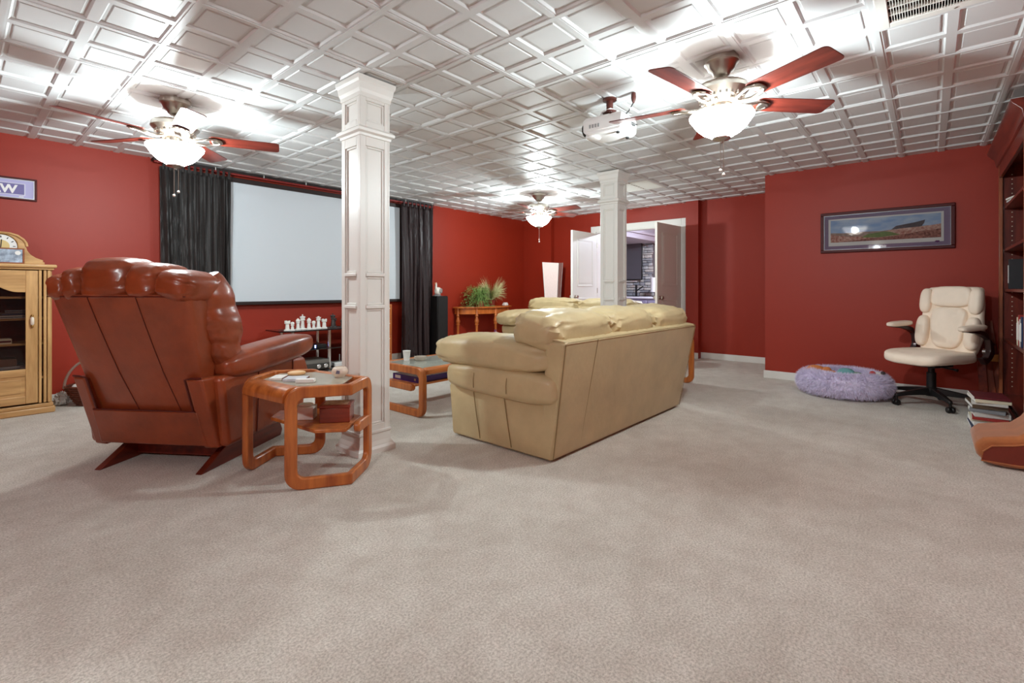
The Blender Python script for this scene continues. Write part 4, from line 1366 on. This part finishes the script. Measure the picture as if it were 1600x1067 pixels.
# ================================================================== GLASS MEDIA STAND WITH CHESS SET
st = thing('glass_media_stand', 'black glass media stand on chrome posts below the screen', 'stand', (2.46, 5.58, 0))
SW, SD, SH = 1.245, .46, .585
MB().prism([(0, .10), (.10, 0), (SW - .10, 0), (SW, .10), (SW, SD), (0, SD)], SH - .016, SH, 'z').build('top_shelf', BLACKG, st, bevel=.002)
MB().prism([(.12, .12), (.2, .04), (SW - .2, .04), (SW - .12, .12), (SW - .12, SD), (.12, SD)], .335, .347, 'z').build('middle_shelf', BLACKG, st, bevel=.002)
MB().prism([(.05, .10), (.14, .02), (SW - .14, .02), (SW - .05, .10), (SW - .05, SD), (.05, SD)], .07, .086, 'z').build('bottom_shelf', BLACKG, st, bevel=.002)
for x in (.16, .62, SW - .16):
    for y in (.10, .40):
        MB().lathe([(.022, 0), (.022, SH - .017)], 16, (x, y, 0)).build('chrome_post', CHROME, st)
av = thing('audio_receiver', 'grey audio receiver with two round knobs on stand bottom shelf', 'receiver', (2.845, 5.62, .0865))
MB().box(-.185, .205, 0, .32, .01, .125).build('case', M('grey_case', (120, 116, 110), .4, metal=.3), av, bevel=.004)
MB().box(-.185, .205, -.006, 0, .015, .085).build('fascia', M('dark_fascia', (74, 70, 66), .35, metal=.3), av, bevel=.002)
for x in (.06, .15):
    kb = MB().lathe([(.026, 0), (.026, .018), (.022, .022), (.002, .022)], 20).build('knob', CHROME, av, loc=(x, -.006, .05))
    kb.rotation_euler = (PI / 2, 0, 0)
for sx in (-.16, .18):
    MB().lathe([(.018, 0), (.018, .011)], 12, (sx, .05, 0)).build('foot', BLACKP, av)
md = thing('black_media_box', 'slim black media box with two blue lights on middle shelf', 'media player', (2.86, 5.68, .3475))
MB().box(-.16, .19, 0, .22, 0, .045).build('case', BLACKP, md, bevel=.004)
for z in (.014, .032):
    MB().lathe([(.007, 0), (.007, .003), (.002, .004)], 10).build('indicator_light', M('blue_led', (120, 150, 255), .4, emit=((120, 150, 255), 12)), md, loc=(.04, 0, z)).rotation_euler = (PI / 2, 0, 0)
sm = thing('small_shelf_speaker', 'small dark speaker behind glass at right of media stand', 'speaker', (3.44, 5.72, .0865))
MB().box(-.08, .08, 0, .18, 0, .2).build('case', MAHOG, sm, bevel=.004)
MB().lathe([(.045, 0), (.045, .006), (.03, .003), (.004, .004)], 22).build('cone', BLACKP, sm, loc=(0, 0, .12)).rotation_euler = (PI / 2, 0, 0)
wh = thing('white_router', 'white boxy router on stand bottom shelf beside the receiver', 'router', (3.24, 5.70, .0865))
MB().box(-.07, .09, 0, .13, 0, .05).build('case', PAPER, wh, bevel=.008)
MB().tube([(.06, .12, .04), (.06, .12, .14)], .005, 8).build('antenna', PAPER, wh)

WCH = M('white_chess_stone', (236, 234, 228), .3)
DCH = M('dark_metal_chess', (86, 82, 80), .3, metal=.7)
FORMS = {
    'pawn': [(.024, 0), (.024, .008), (.014, .014), (.010, .05), (.017, .056), (.013, .062), (.018, .076), (.013, .09), (.002, .095)],
    'rook': [(.028, 0), (.028, .01), (.018, .018), (.015, .07), (.024, .078), (.024, .10), (.016, .10), (.016, .09), (.002, .09)],
    'bishop': [(.027, 0), (.027, .01), (.016, .018), (.012, .072), (.02, .078), (.014, .084), (.02, .10), (.012, .118), (.005, .124), (.002, .13)],
    'queen': [(.03, 0), (.03, .01), (.018, .02), (.013, .09), (.024, .098), (.016, .106), (.025, .13), (.014, .128), (.008, .14), (.002, .142)],
    'king': [(.03, 0), (.03, .01), (.019, .02), (.014, .098), (.026, .106), (.017, .114), (.026, .142), (.016, .148), (.002, .152)]}


def chess(form, colour, label, x, y):
    c = thing('chess_piece', label, 'chess piece', (x, y, SH + .0005), 0, colour + ' chess pieces')
    mt = WCH if colour == 'white' else DCH
    FM = [(r_ * 1.3, z_ * 1.08) for r_, z_ in FORMS[form]]
    MB().lathe(FM[:3], 18).build('foot', mt, c)
    MB().lathe(FM[2:], 18).build('body', mt, c)
    top = FM[-1][1]
    if form == 'king':
        MB().box(-.003, .003, -.003, .003, top, top + .02).box(-.009, .009, -.0025, .0025, top + .008, top + .014).build('cross', mt, c, smooth=False)
    if form == 'rook':
        for k in range(4):
            MB().box(.022, .031, -.008, .008, .107, .118, rot('Z', k * PI / 2)).build('battlement', mt, c, smooth=False)


ORD = ['first', 'second', 'third', 'fourth', 'fifth', 'sixth', 'seventh', 'eighth']
wx = [(.10, .10, 'rook'), (.155, .09, 'pawn'), (.235, .12, 'bishop'), (.30, .14, 'king'), (.365, .11, 'bishop'), (.42, .10, 'pawn'), (.49, .12, 'queen'), (.56, .11, 'rook')]
for k, (dx, dy, fm) in enumerate(wx):
    chess(fm, 'white', '%s white chess piece from the left on glass stand' % ORD[k], 2.46 + dx, 5.58 + dy)
dx_ = [(.68, .12, 'king'), (.74, .20, 'rook'), (.80, .11, 'pawn'), (.86, .18, 'bishop'), (.92, .12, 'pawn'), (.98, .2, 'queen'), (1.04, .12, 'pawn'), (1.10, .19, 'bishop')]
for k, (dx, dy, fm) in enumerate(dx_):
    chess(fm, 'dark', '%s dark grey chess piece from the left on glass stand' % ORD[k], 2.46 + dx, 5.58 + dy)
cbd = MB().box(2.53, 3.60, 5.63, 5.88, SH, SH + .0005).build('chess_mat', M('grey_mat', (70, 66, 64), .6), smooth=False)
tag(cbd, 'thin dark mat under the chess pieces', 'mat')

# drawer tower seen in the slot between column and curtain
dt = thing('wooden_drawer_tower', 'narrow wooden drawer tower between the media stand and right curtain', 'cabinet', (3.735, 5.70, 0))
MB().box(0, .30, .012, .42, 0, .86).build('body', OAK, dt, bevel=.004)
for k in range(4):
    d_ = MB().box(.012, .288, 0, .012, .02 + k * .21, .215 + k * .21).build('drawer', OAK, dt, bevel=.004)
    MB().box(.05, .25, -.016, -.0005, .168 + k * .21, .182 + k * .21).build('pull', WHITE, d_, bevel=.003)

# tall black speaker with the swan figurine
sk = thing('floor_speaker', 'tall black floor speaker right of the plum curtain', 'speaker', (4.95, 5.80, 0))
MB().box(0, .215, .015, .32, .02, .965).build('cabinet', BLACKP, sk, bevel=.004)
MB().box(.008, .207, 0, .015, .05, .95).build('grille_cloth', BLACKF, sk, bevel=.004)
MB().box(-.01, .225, -.005, .33, 0, .02).build('plinth', BLACKP, sk, bevel=.004)
sn = thing('swan_figurine', 'small white swan figurine standing on the black speaker', 'figurine', (5.02, 5.90, .9655), .5)
sn.scale = (1.35, 1.35, 1.35)
MB().pillow((.025, 0, .055), (.06, .038, .048), .9, .9, 22, 14).build('body', M('white_porcelain', (226, 220, 210), .3), sn)
MB().tube([(-.02, 0, .07), (-.04, 0, .10), (-.032, 0, .135), (-.045, 0, .150)], [.018, .013, .011, .013], 10).build('neck', MATS['white_porcelain'], sn)
MB().tube([(-.048, 0, .150), (-.072, 0, .143)], [.008, .002], 8).build('beak', M('orange_beak', (196, 120, 70), .4), sn)
MB().lathe([(.045, 0), (.045, .012), (.02, .02)], 20).build('base', M('grey_base', (120, 116, 116), .5), sn)
MB().pillow((.03, -.036, .06), (.045, .008, .03), .8, .8, 16, 10).build('wing', M('grey_wing', (150, 146, 142), .4), sn)

# ================================================================== CONSOLE TABLE WITH PLANTS
cn = thing('demilune_console', 'half-round oak console table with turned legs against back wall', 'console table', (6.28, 6.155, 0))
ORG = wood('orange_oak', (200, 112, 50), (166, 80, 30), 'z', .35)
CA, CBb = .70, .40


def arc(a_, b_, n=36):
    return [(a_ * math.cos(PI + PI * k / n), b_ * math.sin(PI + PI * k / n)) for k in range(n + 1)]


MB().prism(arc(CA, CBb), .742, .770, 'z').build('top', ORG, cn, bevel=.008, seg=3)
rr = [(p, q) for p, q in zip(arc(CA - .045, CBb - .04), arc(CA - .065, CBb - .06))]
g = MB()
g.rings([[(p[0], p[1], .655), (p[0], p[1], .742), (q[0], q[1], .742), (q[0], q[1], .655)] for p, q in rr])
g.build('curved_apron', ORG, cn)
rr = [(p, q) for p, q in zip(arc(CA - .038, CBb - .033), arc(CA - .066, CBb - .061))]
MB().rings([[(p[0], p[1], .645), (p[0], p[1], .657), (q[0], q[1], .657), (q[0], q[1], .645)] for p, q in rr]).build('apron_bead', ORG, cn)
LEG = [(.016, 0), (.022, .05), (.018, .12), (.022, .44), (.024, .455), (.034, .465), (.034, .478), (.024, .486), (.040, .515), (.036, .535), (.024, .575), (.020, .60), (.030, .61), (.030, .622), (.024, .63), (.026, .742)]
for a in (190, 232, 270, 308, 350):
    r_ = math.radians(a)
    MB().lathe(LEG, 18, ((CA - .055) * math.cos(r_), (CBb - .05) * math.sin(r_), 0)).build('turned_leg', ORG, cn)

FERN = M('fern_green', (142, 172, 92), .6, vary=(12, .6), c2=(74, 104, 50))
DRY = M('pale_grass', (216, 204, 158), .6, vary=(20, .3), c2=(160, 172, 108))


def strip(mb, pts, w0, flat=(0, 0, 1)):
    """tapered leaf strip through pts."""
    P = [Vector(p) for p in pts]
    vs_ = []
    for i, p in enumerate(P):
        t_ = (P[min(i + 1, len(P) - 1)] - P[max(0, i - 1)]).normalized()
        sd = t_.cross(Vector(flat))
        sd = sd.normalized() if sd.length > 1e-4 else Vector((1, 0, 0))
        f_ = i / (len(P) - 1)
        w_ = w0 * (1 - f_ * .92) * (.5 + min(1, f_ * 4) * .5)
        vs_ += [p - sd * w_, p + sd * w_]
    mb.add(vs_, [(2 * i, 2 * i + 1, 2 * i + 3, 2 * i + 2) for i in range(len(P) - 1)])


random.seed(11)
fp = thing('potted_fern', 'bushy green fern spilling over the console table', 'plant', (6.02, 5.93, .7705))
MB().lathe([(.06, 0), (.075, .09), (.08, .10), (.07, .10), (.065, .085), (.004, .08)], 22).build('pot', M('terracotta', (150, 84, 60), .7), fp)
g = MB()
for k in range(210):
    a = random.uniform(0, 2 * PI)
    L = random.uniform(.14, .30) * (1.35 if math.cos(a) < -.2 else 1)
    up = random.uniform(.04, .36)
    pts = []
    for i in range(6):
        t_ = i / 5
        r_ = L * t_
        z = max(.006, .10 + up * math.sin(PI * .62 * t_) - .16 * t_ ** 2 * (1 + .5 * random.random()))
        y = min(.19, .72 * r_ * math.sin(a))
        pts.append((r_ * math.cos(a), y, z))
    for i in range(1, 6):
        for sd in (-1, 1):
            q = Vector(pts[i])
            an = a + sd * 1.0
            l_ = .045 * (1 - i / 7)
            strip(g, [q, q + Vector((l_ * .6 * math.cos(an), l_ * .6 * math.sin(an), .006)), q + Vector((l_ * math.cos(an), l_ * math.sin(an), -.004))], .013)
    strip(g, pts, .006)
o = g.build('fronds', FERN, fp, smooth=False); o['kind'] = 'stuff'
sp_ = thing('spiky_grass_plant', 'pale spiky grass plant in red pot on the console table', 'plant', (6.30, 5.93, .7705))
MB().lathe([(.055, 0), (.07, .10), (.075, .11), (.066, .11), (.06, .095), (.004, .09)], 22).build('pot', M('red_brown_pot', (128, 50, 40), .5), sp_)
g = MB()
for k in range(520):
    a = random.uniform(0, 2 * PI)
    L = random.uniform(.10, .33)
    up = random.uniform(.22, .46)
    droop = random.uniform(0, .36)
    pts = []
    for i in range(6):
        t_ = i / 5
        r_ = L * t_ ** 1.1
        pts.append((r_ * math.cos(a), min(.2, r_ * math.sin(a) * .8), max(.006, .10 + up * t_ - droop * t_ ** 2.2 * .8)))
    strip(g, pts, .006, (math.cos(a + 1.5), math.sin(a + 1.5), .2))
o = g.build('blades', DRY, sp_, smooth=False); o['kind'] = 'stuff'
for sx in (-.24, .22):
    MB().tube([(sx * .2, 0, .12), (sx * .7, -.02, .30), (sx * 1.05, -.03, .41)], [.004, .005, .011], 8).build('seed_plume', M('tan_plume', (206, 184, 140), .8), sp_)
wi = thing('white_trinket_box', 'small white trinket box at right end of the console table', 'box', (6.68, 5.93, .7705))
MB().box(-.05, .05, -.035, .035, 0, .035).build('body', PAPER, wi, bevel=.008)
MB().pillow((0, 0, .04), (.048, .034, .018), .6, .6, 20, 8).build('lid', PAPER, wi)

# ================================================================== PAPER FLOOR LAMP
fl = thing('paper_floor_lamp', 'tall pinkish white paper floor lamp in the far corner', 'lamp', (7.16, 5.20, 0))
PAP = M('rice_paper', (248, 226, 220), .85, vary=(60, .06))
rr = []
for z, hw in ((.06, .13), (.5, .15), (1.0, .17), (1.54, .215)):
    ring = []
    for k in range(4):
        a = PI / 4 + k * PI / 2 + .35
        ring.append((hw * .98 * math.cos(a), hw * .98 * math.sin(a), z + (.02 if k % 2 else 0) * (z > 1)))
    rr.append(ring)
MB().rings(rr, cap=False).build('paper_shade', PAP, fl, smooth=False, solid=.003)
for k in range(4):
    MB().tube([rr[i][k] for i in range(4)], .005, 6).build('shade_rib', PAPER, fl)
MB().lathe([(.15, 0), (.15, .02), (.02, .03), (.012, .05), (.012, 1.2)], 24).build('base', BLACKP, fl)

# ================================================================== DOG BED AND TOYS
db = thing('dog_bed', 'fluffy lavender grey round dog bed by the right wall', 'dog bed', (5.945, .665, 0))
FUR = M('lavender_fur', (230, 222, 246), .9, vary=(30, .22), sheen=.4)
TR, tr_ = .283, .120


def bed_pt(a, b, k=0.0):
    r_ = TR + (tr_ + k) * math.cos(b)
    return Vector((r_ * math.cos(a), r_ * math.sin(a), .118 + (.112 + k) * math.sin(b)))


MB().rings([[bed_pt(2 * PI * i / 48, 2 * PI * j / 20) for j in range(20)] for i in range(48)], closed=True).build('ring_bolster', FUR, db)
MB().pillow((0, 0, .075), (.27, .27, .05), .6, 1, 36, 10).build('centre_cushion', FUR, db)
g = MB()
random.seed(5)
for k in range(20000):
    a, b = random.uniform(0, 2 * PI), random.uniform(-.9, PI + .5)
    p = bed_pt(a, b, -.004)
    nrm = (bed_pt(a, b, .03) - p).normalized()
    tz = Vector((-math.sin(a), math.cos(a), 0))
    dn = Vector((random.uniform(-.5, .5), random.uniform(-.5, .5), -.55 if math.cos(b) > 0 else -.1))
    tip = p + (nrm * .8 + dn * .7 + Vector((noise.noise(p * 14), noise.noise(p * 14 + Vector((5, 0, 0))), 0)) * .7).normalized() * random.uniform(.026, .050)
    tip.z = max(.002, tip.z)
    w_ = tz.lerp(Vector((random.uniform(-1, 1), random.uniform(-1, 1), random.uniform(-1, 1))), .5).normalized() * .0036
    g.add([p - w_, p + w_, tip], [(0, 1, 2)])
o = g.build('fur', FUR, db, smooth=False); o['kind'] = 'stuff'


def toy(name, label, mat, x, y, z, parts):
    t_ = thing(name, label, 'dog toy', (5.945 + x, .665 + y, z), 0, 'toys in the dog bed')
    for nm, c, r_, m_ in parts:
        MB().pillow(c, r_, .9, .9, 18, 10).build(nm, m_ or mat, t_)
    return t_


ORT = M('orange_plush', (214, 132, 72), .9, bump=(80, .4, .006))
TEA = M('teal_plush', (112, 168, 170), .9, bump=(80, .4, .006))
toy('plush_toy', 'orange plush dog toy on the left side of dog bed', ORT, -.02, .235, .19, [('body', (0, 0, .04), (.055, .085, .045), None), ('head', (-.02, -.10, .045), (.035, .04, .035), None), ('limb', (-.03, -.14, .035), (.018, .04, .016), None), ('limb', (.02, .08, .02), (.03, .04, .03), None)])
toy('plush_toy', 'teal plush dog toy in the middle of dog bed', TEA, -.05, -.03, .16, [('body', (0, 0, .055), (.065, .08, .06), None), ('head', (-.02, -.095, .05), (.042, .045, .04), M('grey_green_plush', (116, 140, 120), .9)), ('snout', (-.05, -.13, .03), (.02, .035, .018), M('dark_snout', (70, 76, 70), .8))])
toy('plush_toy', 'white and red dog toy on right side of dog bed', PAPER, -.02, -.265, .19, [('body', (0, 0, .035), (.04, .06, .035), None), ('red_ball', (-.04, .02, .055), (.026, .026, .026), M('red_ball', (196, 60, 54), .6)), ('ear', (0, -.06, .06), (.02, .02, .02), M('dark_ear', (60, 50, 50), .8))])

# ================================================================== OFFICE CHAIR
oc = thing('office_chair', 'cream leather office chair with black swivel base by right wall', 'office chair', (5.93, -.015, 0), math.radians(56))
# local +y = the way the chair faces
for k in range(5):
    a = PI / 2 - .27 + k * 2 * PI / 5
    c_, s_ = math.cos(a), math.sin(a)
    m_ = rot('Z', a)
    leg = MB()
    rr = []
    for t_, hw, zc, hh in ((.02, .030, .125, .035), (.12, .028, .122, .026), (.24, .022, .108, .018), (.315, .019, .095, .016), (.335, .014, .09, .012)):
        rr.append([m_ @ Vector(p) for p in ((t_, -hw, zc - hh), (t_, hw, zc - hh), (t_, hw * .7, zc + hh), (t_, -hw * .7, zc + hh))])
    l_ = leg.rings(rr).build('star_leg', BLACKP, oc, bevel=.005)
    cs = MB()
    for sd in (-1, 1):
        m2 = m_ @ tr(.325, sd * .016, .027) @ rot('X', PI / 2)
        cs.rings([[m2 @ Vector((r_ * math.cos(2 * PI * j / 18), r_ * math.sin(2 * PI * j / 18), z)) for j in range(18)] for r_, z in ((.022, -.012), (.027, -.006), (.027, .006), (.022, .012))])
    cs.build('caster', BLACKP, l_)
    MB().tube([m_ @ Vector((.322, 0, .03)), m_ @ Vector((.322, 0, .085))], .010, 8).build('caster_stem', BLACKP, l_)
MB().lathe([(.045, .085), (.045, .16), (.036, .165), (.036, .30), (.026, .305), (.026, .36)], 22).build('gas_lift', BLACKP, oc)
MB().box(-.11, .11, -.12, .12, .355, .395).build('tilt_mechanism', BLACKP, oc, bevel=.012)
MB().tube([(-.10, .05, .37), (-.20, .06, .365), (-.25, .06, .36)], [.007, .007, .013], 8).build('tilt_lever', BLACKP, oc)


def wseat2(p):
    q = p.copy()
    q.z += .25 * (p.x ** 2) - .35 * max(0, p.y) ** 3
    q.z += .06 * noise.noise(Vector((p.x * 4, p.y * 4, p.z)))
    q.x *= 1 - .10 * max(0, p.y) ** 2
    return q


MB().pillow((0, .045, .445), (.265, .275, .060), .5, .35, 44, 16, None, wseat2).build('seat_cushion', CREAM, oc)
MB().pillow((0, .06, .482), (.185, .215, .035), .5, .4, 36, 14, None, lambda p: Vector((p.x, p.y, p.z - .8 * max(0, p.y) ** 3))).build('seat_inset', CREAM, oc)
# backrest: outline swells at mid height, leans back, then three stitched zones on it
def bhw(z):
    t_ = (z - .46) / .64
    return .215 + .055 * math.sin(PI * min(1, max(0, t_ * 1.15))) - .02 * max(0, t_ - .55) + (.018 * math.sin(t_ * 9) if t_ > .3 else 0)


rr = []
zs = [.455, .475, .53, .60, .67, .74, .80, .86, .93, 1.0, 1.05, 1.08, 1.095]
for z in zs:
    hw = bhw(z) * (.90 if z in (.455, 1.095) else 1)
    th = .038 if z in (.455, 1.095) else .062
    yb = -.245 - .16 * (z - .46)
    ring = []
    for k in range(36):
        a = 2 * PI * k / 36
        c_, s_ = math.cos(a), math.sin(a)
        x = hw * math.copysign(abs(c_) ** .5, c_)
        y = th * math.copysign(abs(s_) ** .7, s_) + .05 * (x / hw) ** 2 * .8
        ring.append((x, yb + y, z))
    rr.append(ring)
bk2 = MB().rings(rr).build('backrest', CREAM, oc, sub=1)
MB().pillow((0, -.265, 1.0), (.165, .045, .098), .5, .42, 32, 16, rot('X', .16)).build('headrest_pad', CREAM, bk2)


def wlum(p):
    q = p.copy()
    q.y += .55 * noise.noise(Vector((p.x * 8, 1.0, p.z * .9))) * max(0, .3 + p.z * .6)
    q.x *= .92 + .16 * p.z
    return q


MB().pillow((0, -.215, .71), (.155, .045, .195), .55, .5, 40, 20, rot('X', .16), wlum).build('gathered_lumbar_pad', CREAM, bk2)
for sx in (-1, 1):
    MB().pillow((sx * .205, -.195, .67), (.055, .052, .15), .7, .7, 20, 14, rot('X', .16)).build('side_bolster', CREAM, bk2)
    MB().pillow((sx * .205, -.245, .96), (.050, .045, .12), .7, .7, 20, 14, rot('X', .16)).build('side_bolster', CREAM, bk2)
    ap = MB()
    rr = []
    for (y, z, h_, w_) in ((-.14, .44, .030, .022), (-.21, .46, .034, .024), (-.245, .52, .034, .024), (-.235, .60, .030, .024), (-.185, .665, .026, .026), (-.10, .700, .018, .028), (.06, .706, .010, .028)):
        rr.append([(sx * .305 + dx * w_, y + dy * h_ * (.8 if z < .66 else .1), z + dz * h_ * (.35 if z < .62 and y < -.2 else 1)) for dx, dy, dz in ((-1, -1, -1), (1, -1, -1), (1, 1, 1), (-1, 1, 1))])
    ap.rings(rr).build('arm_support', M('dark_brown_plastic', (44, 20, 18), .35), oc, bevel=.006, sub=1)
    MB().pillow((sx * .305, -.03, .732), (.042, .145, .026), .6, .5, 26, 12, rot('X', -.06)).build('arm_pad', CREAM, oc)
    MB().lathe([(.026, -.012), (.026, .012)], 16).build('arm_pivot', CHROME, oc, loc=(sx * .285, -.225, .52)).rotation_euler = (0, PI / 2, 0)

# ================================================================== BOOKCASE AND WHAT IS ON IT
bc = thing('tall_bookcase', 'tall mahogany bookcase with crown moulding at the right edge', 'bookcase', (0, 0, 0))
BX0, BX1, BY0, BY1, BH = 4.62, 6.20, -.885, -.50, 2.20
MB().box(BX1 - .022, BX1, BY0, BY1, 0, BH).build('side_panel', MAHOG, bc, smooth=False)
MB().box(BX0, BX0 + .022, BY0, BY1, 0, BH).build('side_panel', MAHOG, bc, smooth=False)
MB().box(BX0 + .022, BX1 - .022, BY0, BY0 + .012, 0, BH).build('back_panel', MAHOG, bc, smooth=False)
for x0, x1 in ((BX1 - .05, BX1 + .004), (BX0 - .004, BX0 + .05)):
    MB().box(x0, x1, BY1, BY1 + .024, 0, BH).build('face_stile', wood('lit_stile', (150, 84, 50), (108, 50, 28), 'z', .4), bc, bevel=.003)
MB().box(BX0, BX1, BY1, BY1 + .022, BH - .13, BH).build('top_rail', MAHOGX, bc, bevel=.003)
MB().box(BX0, BX1, BY1, BY1 + .022, 0, .10).build('bottom_rail', MAHOGX, bc, bevel=.003)
for z in (.12, .62, 1.06, 1.42, 1.80):
    MB().box(BX0 + .022, BX1 - .022, BY0 + .012, BY1 - .01, z - .012, z + .012).build('shelf', MAHOGX, bc, bevel=.002)
MB().prism([(BY1 + .02, BH - .02), (BY1 + .035, BH - .01), (BY1 + .045, BH + .05), (BY1 + .09, BH + .10), (BY1 + .095, BH + .125), (BY0, BH + .125), (BY0, BH - .02)], BX0 - .06, BX1 + .07, 'x').build('crown_moulding', MAHOGX, bc, bevel=.004)
g = MB()
for yy in (BY1 - .06, BY0 + .07):
    for k in range(46):
        z = .20 + k * .042
        g.box(BX1 - .0235, BX1 - .0215, yy - .004, yy + .004, z, z + .008)
o = g.build('shelf_pin_holes', M('pin_hole_brass', (190, 170, 150), .4), bc, smooth=False); o['kind'] = 'stuff'
for k, (x, w_, lb) in enumerate(((5.98, .26, 'dark flat box on bookcase top near the far wall'), (5.20, .42, 'dark red box on bookcase top at the frame edge'))):
    t_ = thing('storage_box', lb, 'box', (x, -.58, BH + .1255), 0, 'boxes on top of the bookcase')
    MB().box(-w_ / 2, w_ / 2, -.14, .13, 0, .075 + .012 * k).build('box', (BLACKP, M('plum_box', (58, 22, 26), .5))[k], t_, bevel=.004)
    MB().box(-w_ / 2 - .004, w_ / 2 + .004, -.144, .134, .058 + .012 * k, .078 + .012 * k).build('lid', (BLACKP, MATS['plum_box'])[k], t_, bevel=.003)
G2 = 'things on the bookcase shelves'
for k in range(3):
    t_ = pad('magazine', '%s magazine of the small pile on bookcase upper shelf' % ('lowest', 'middle', 'topmost')[k], 'magazine', 6.02 - .02 * k, -.60, 1.8125 + k * .0185, .16, .15, .018, .1 * k, (BKC[(1, 8, 6)[k]], PAPER), G2)
t_ = pad('hardback_book', 'upright black hardback on the bookcase middle shelf', 'book', 6.04, -.62, 1.0725, .05, .19, .26, 0, (BKC[2], PAPER), G2)
t_ = pad('hardback_book', 'upright pale hardback beside the black one on bookcase', 'book', 6.12, -.62, 1.0725, .04, .17, .24, 0, (BKC[6], PAPER), G2)
bt = thing('small_bottle', 'small green capped bottle on the bookcase middle shelf', 'bottle', (5.62, -.60, 1.0725), 0, G2)
MB().lathe([(.024, 0), (.026, .01), (.026, .06), (.012, .078), (.012, .09)], 16).build('bottle_body', M('pale_green_bottle', (176, 190, 150), .3), bt)
MB().lathe([(.014, .09), (.014, .108), (.002, .11)], 16).build('cap', PAPER, bt)
for k, (x, mi, h_) in enumerate(((5.44, 6, .22), (5.37, 3, .24), (5.30, 1, .21), (5.23, 5, .23))):
    pad('hardback_book', '%s upright book on the lower bookcase shelf' % ('pale tan', 'red', 'white', 'dark blue')[k], 'book', x, -.60, .6325, .045, .16, h_, 0, (BKC[mi], PAPER), G2)

# folded wooden boards leaning in the corner behind the bookcase end
ez = thing('folded_wooden_easel', 'folded wooden easel with brass hinge leaning beside bookcase', 'easel', (6.33, -.44, 0))
EW = wood('easel_wood', (158, 74, 38), (118, 44, 22), 'z', .4)
for k, (x0, tx, w_) in enumerate(((-.075, .055, .030), (-.03, .07, .026), (.01, .075, .026))):
    o = MB().box(-.012, .012, -w_, w_, .004, .98 - .1 * k).build('leg_board', (REDWOOD, EW, EW)[k], ez, bevel=.003)
    o.location = (x0, .05 - .06 * k, 0)
    o.rotation_euler = (-.05 - .03 * k, .08, 0)
MB().box(-.02, .02, -.03, .03, .40, .47).build('brass_hinge', BRASS, ez, bevel=.004, loc=(-.01, -.02, 0))

# stacks of magazines and books on the floor
random.seed(21)
G3 = 'books stacked on the floor by the bookcase'
z = 0
names = ['glossy magazine', 'thick white paperback', 'thin cream booklet', 'red covered book', 'white ring binder', 'pale grey book', 'brown covered book', 'white magazine', 'cream paperback', 'dark red magazine']
ordn = ['lowest', 'second', 'third', 'fourth', 'fifth', 'sixth', 'seventh', 'eighth', 'ninth', 'topmost']
for k in range(10):
    h_ = (.018, .034, .014, .022, .034, .024, .032, .02, .026, .016)[k]
    mi = (5, 1, 6, 3, 1, 8, 4, 1, 6, 7)[k]
    pad('stacked_book', '%s, %s from the floor in the stack by bookcase' % (names[k], ordn[k] if k else 'lowest'), 'book', 5.30 + random.uniform(-.02, .02), -.345 + random.uniform(-.01, .012), z, .30, .20, h_, random.uniform(-.12, .12), (BKC[mi], PAPER), G3)
    z += h_ + .0005

# ================================================================== FLOOR ROCKER SEAT
fr = thing('floor_rocker_seat', 'low brown suede floor rocker seat at the right frame edge', 'floor chair', (4.10, -.20, 0))
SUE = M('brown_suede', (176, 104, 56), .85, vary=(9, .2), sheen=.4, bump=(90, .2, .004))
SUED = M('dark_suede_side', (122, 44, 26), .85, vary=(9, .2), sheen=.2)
pf_ = [(-.02, .06), (-.005, .12), (-.05, .165), (-.13, .185), (-.20, .20), (-.25, .25), (-.29, .33), (-.33, .45), (-.37, .58), (-.43, .66), (-.50, .66), (-.52, .58), (-.49, .36), (-.46, .16), (-.40, .05), (-.30, .012), (-.15, .004), (-.06, .012)]
MB().prism(pf_, .0, .46, 'x').build('upholstered_shell', SUE, fr, bevel=.03, seg=4)
inner = [(-.040, .030), (-.048, .085), (-.085, .125), (-.18, .145), (-.27, .175), (-.33, .26), (-.38, .42), (-.45, .50), (-.45, .30), (-.42, .13), (-.36, .055), (-.20, .03)]
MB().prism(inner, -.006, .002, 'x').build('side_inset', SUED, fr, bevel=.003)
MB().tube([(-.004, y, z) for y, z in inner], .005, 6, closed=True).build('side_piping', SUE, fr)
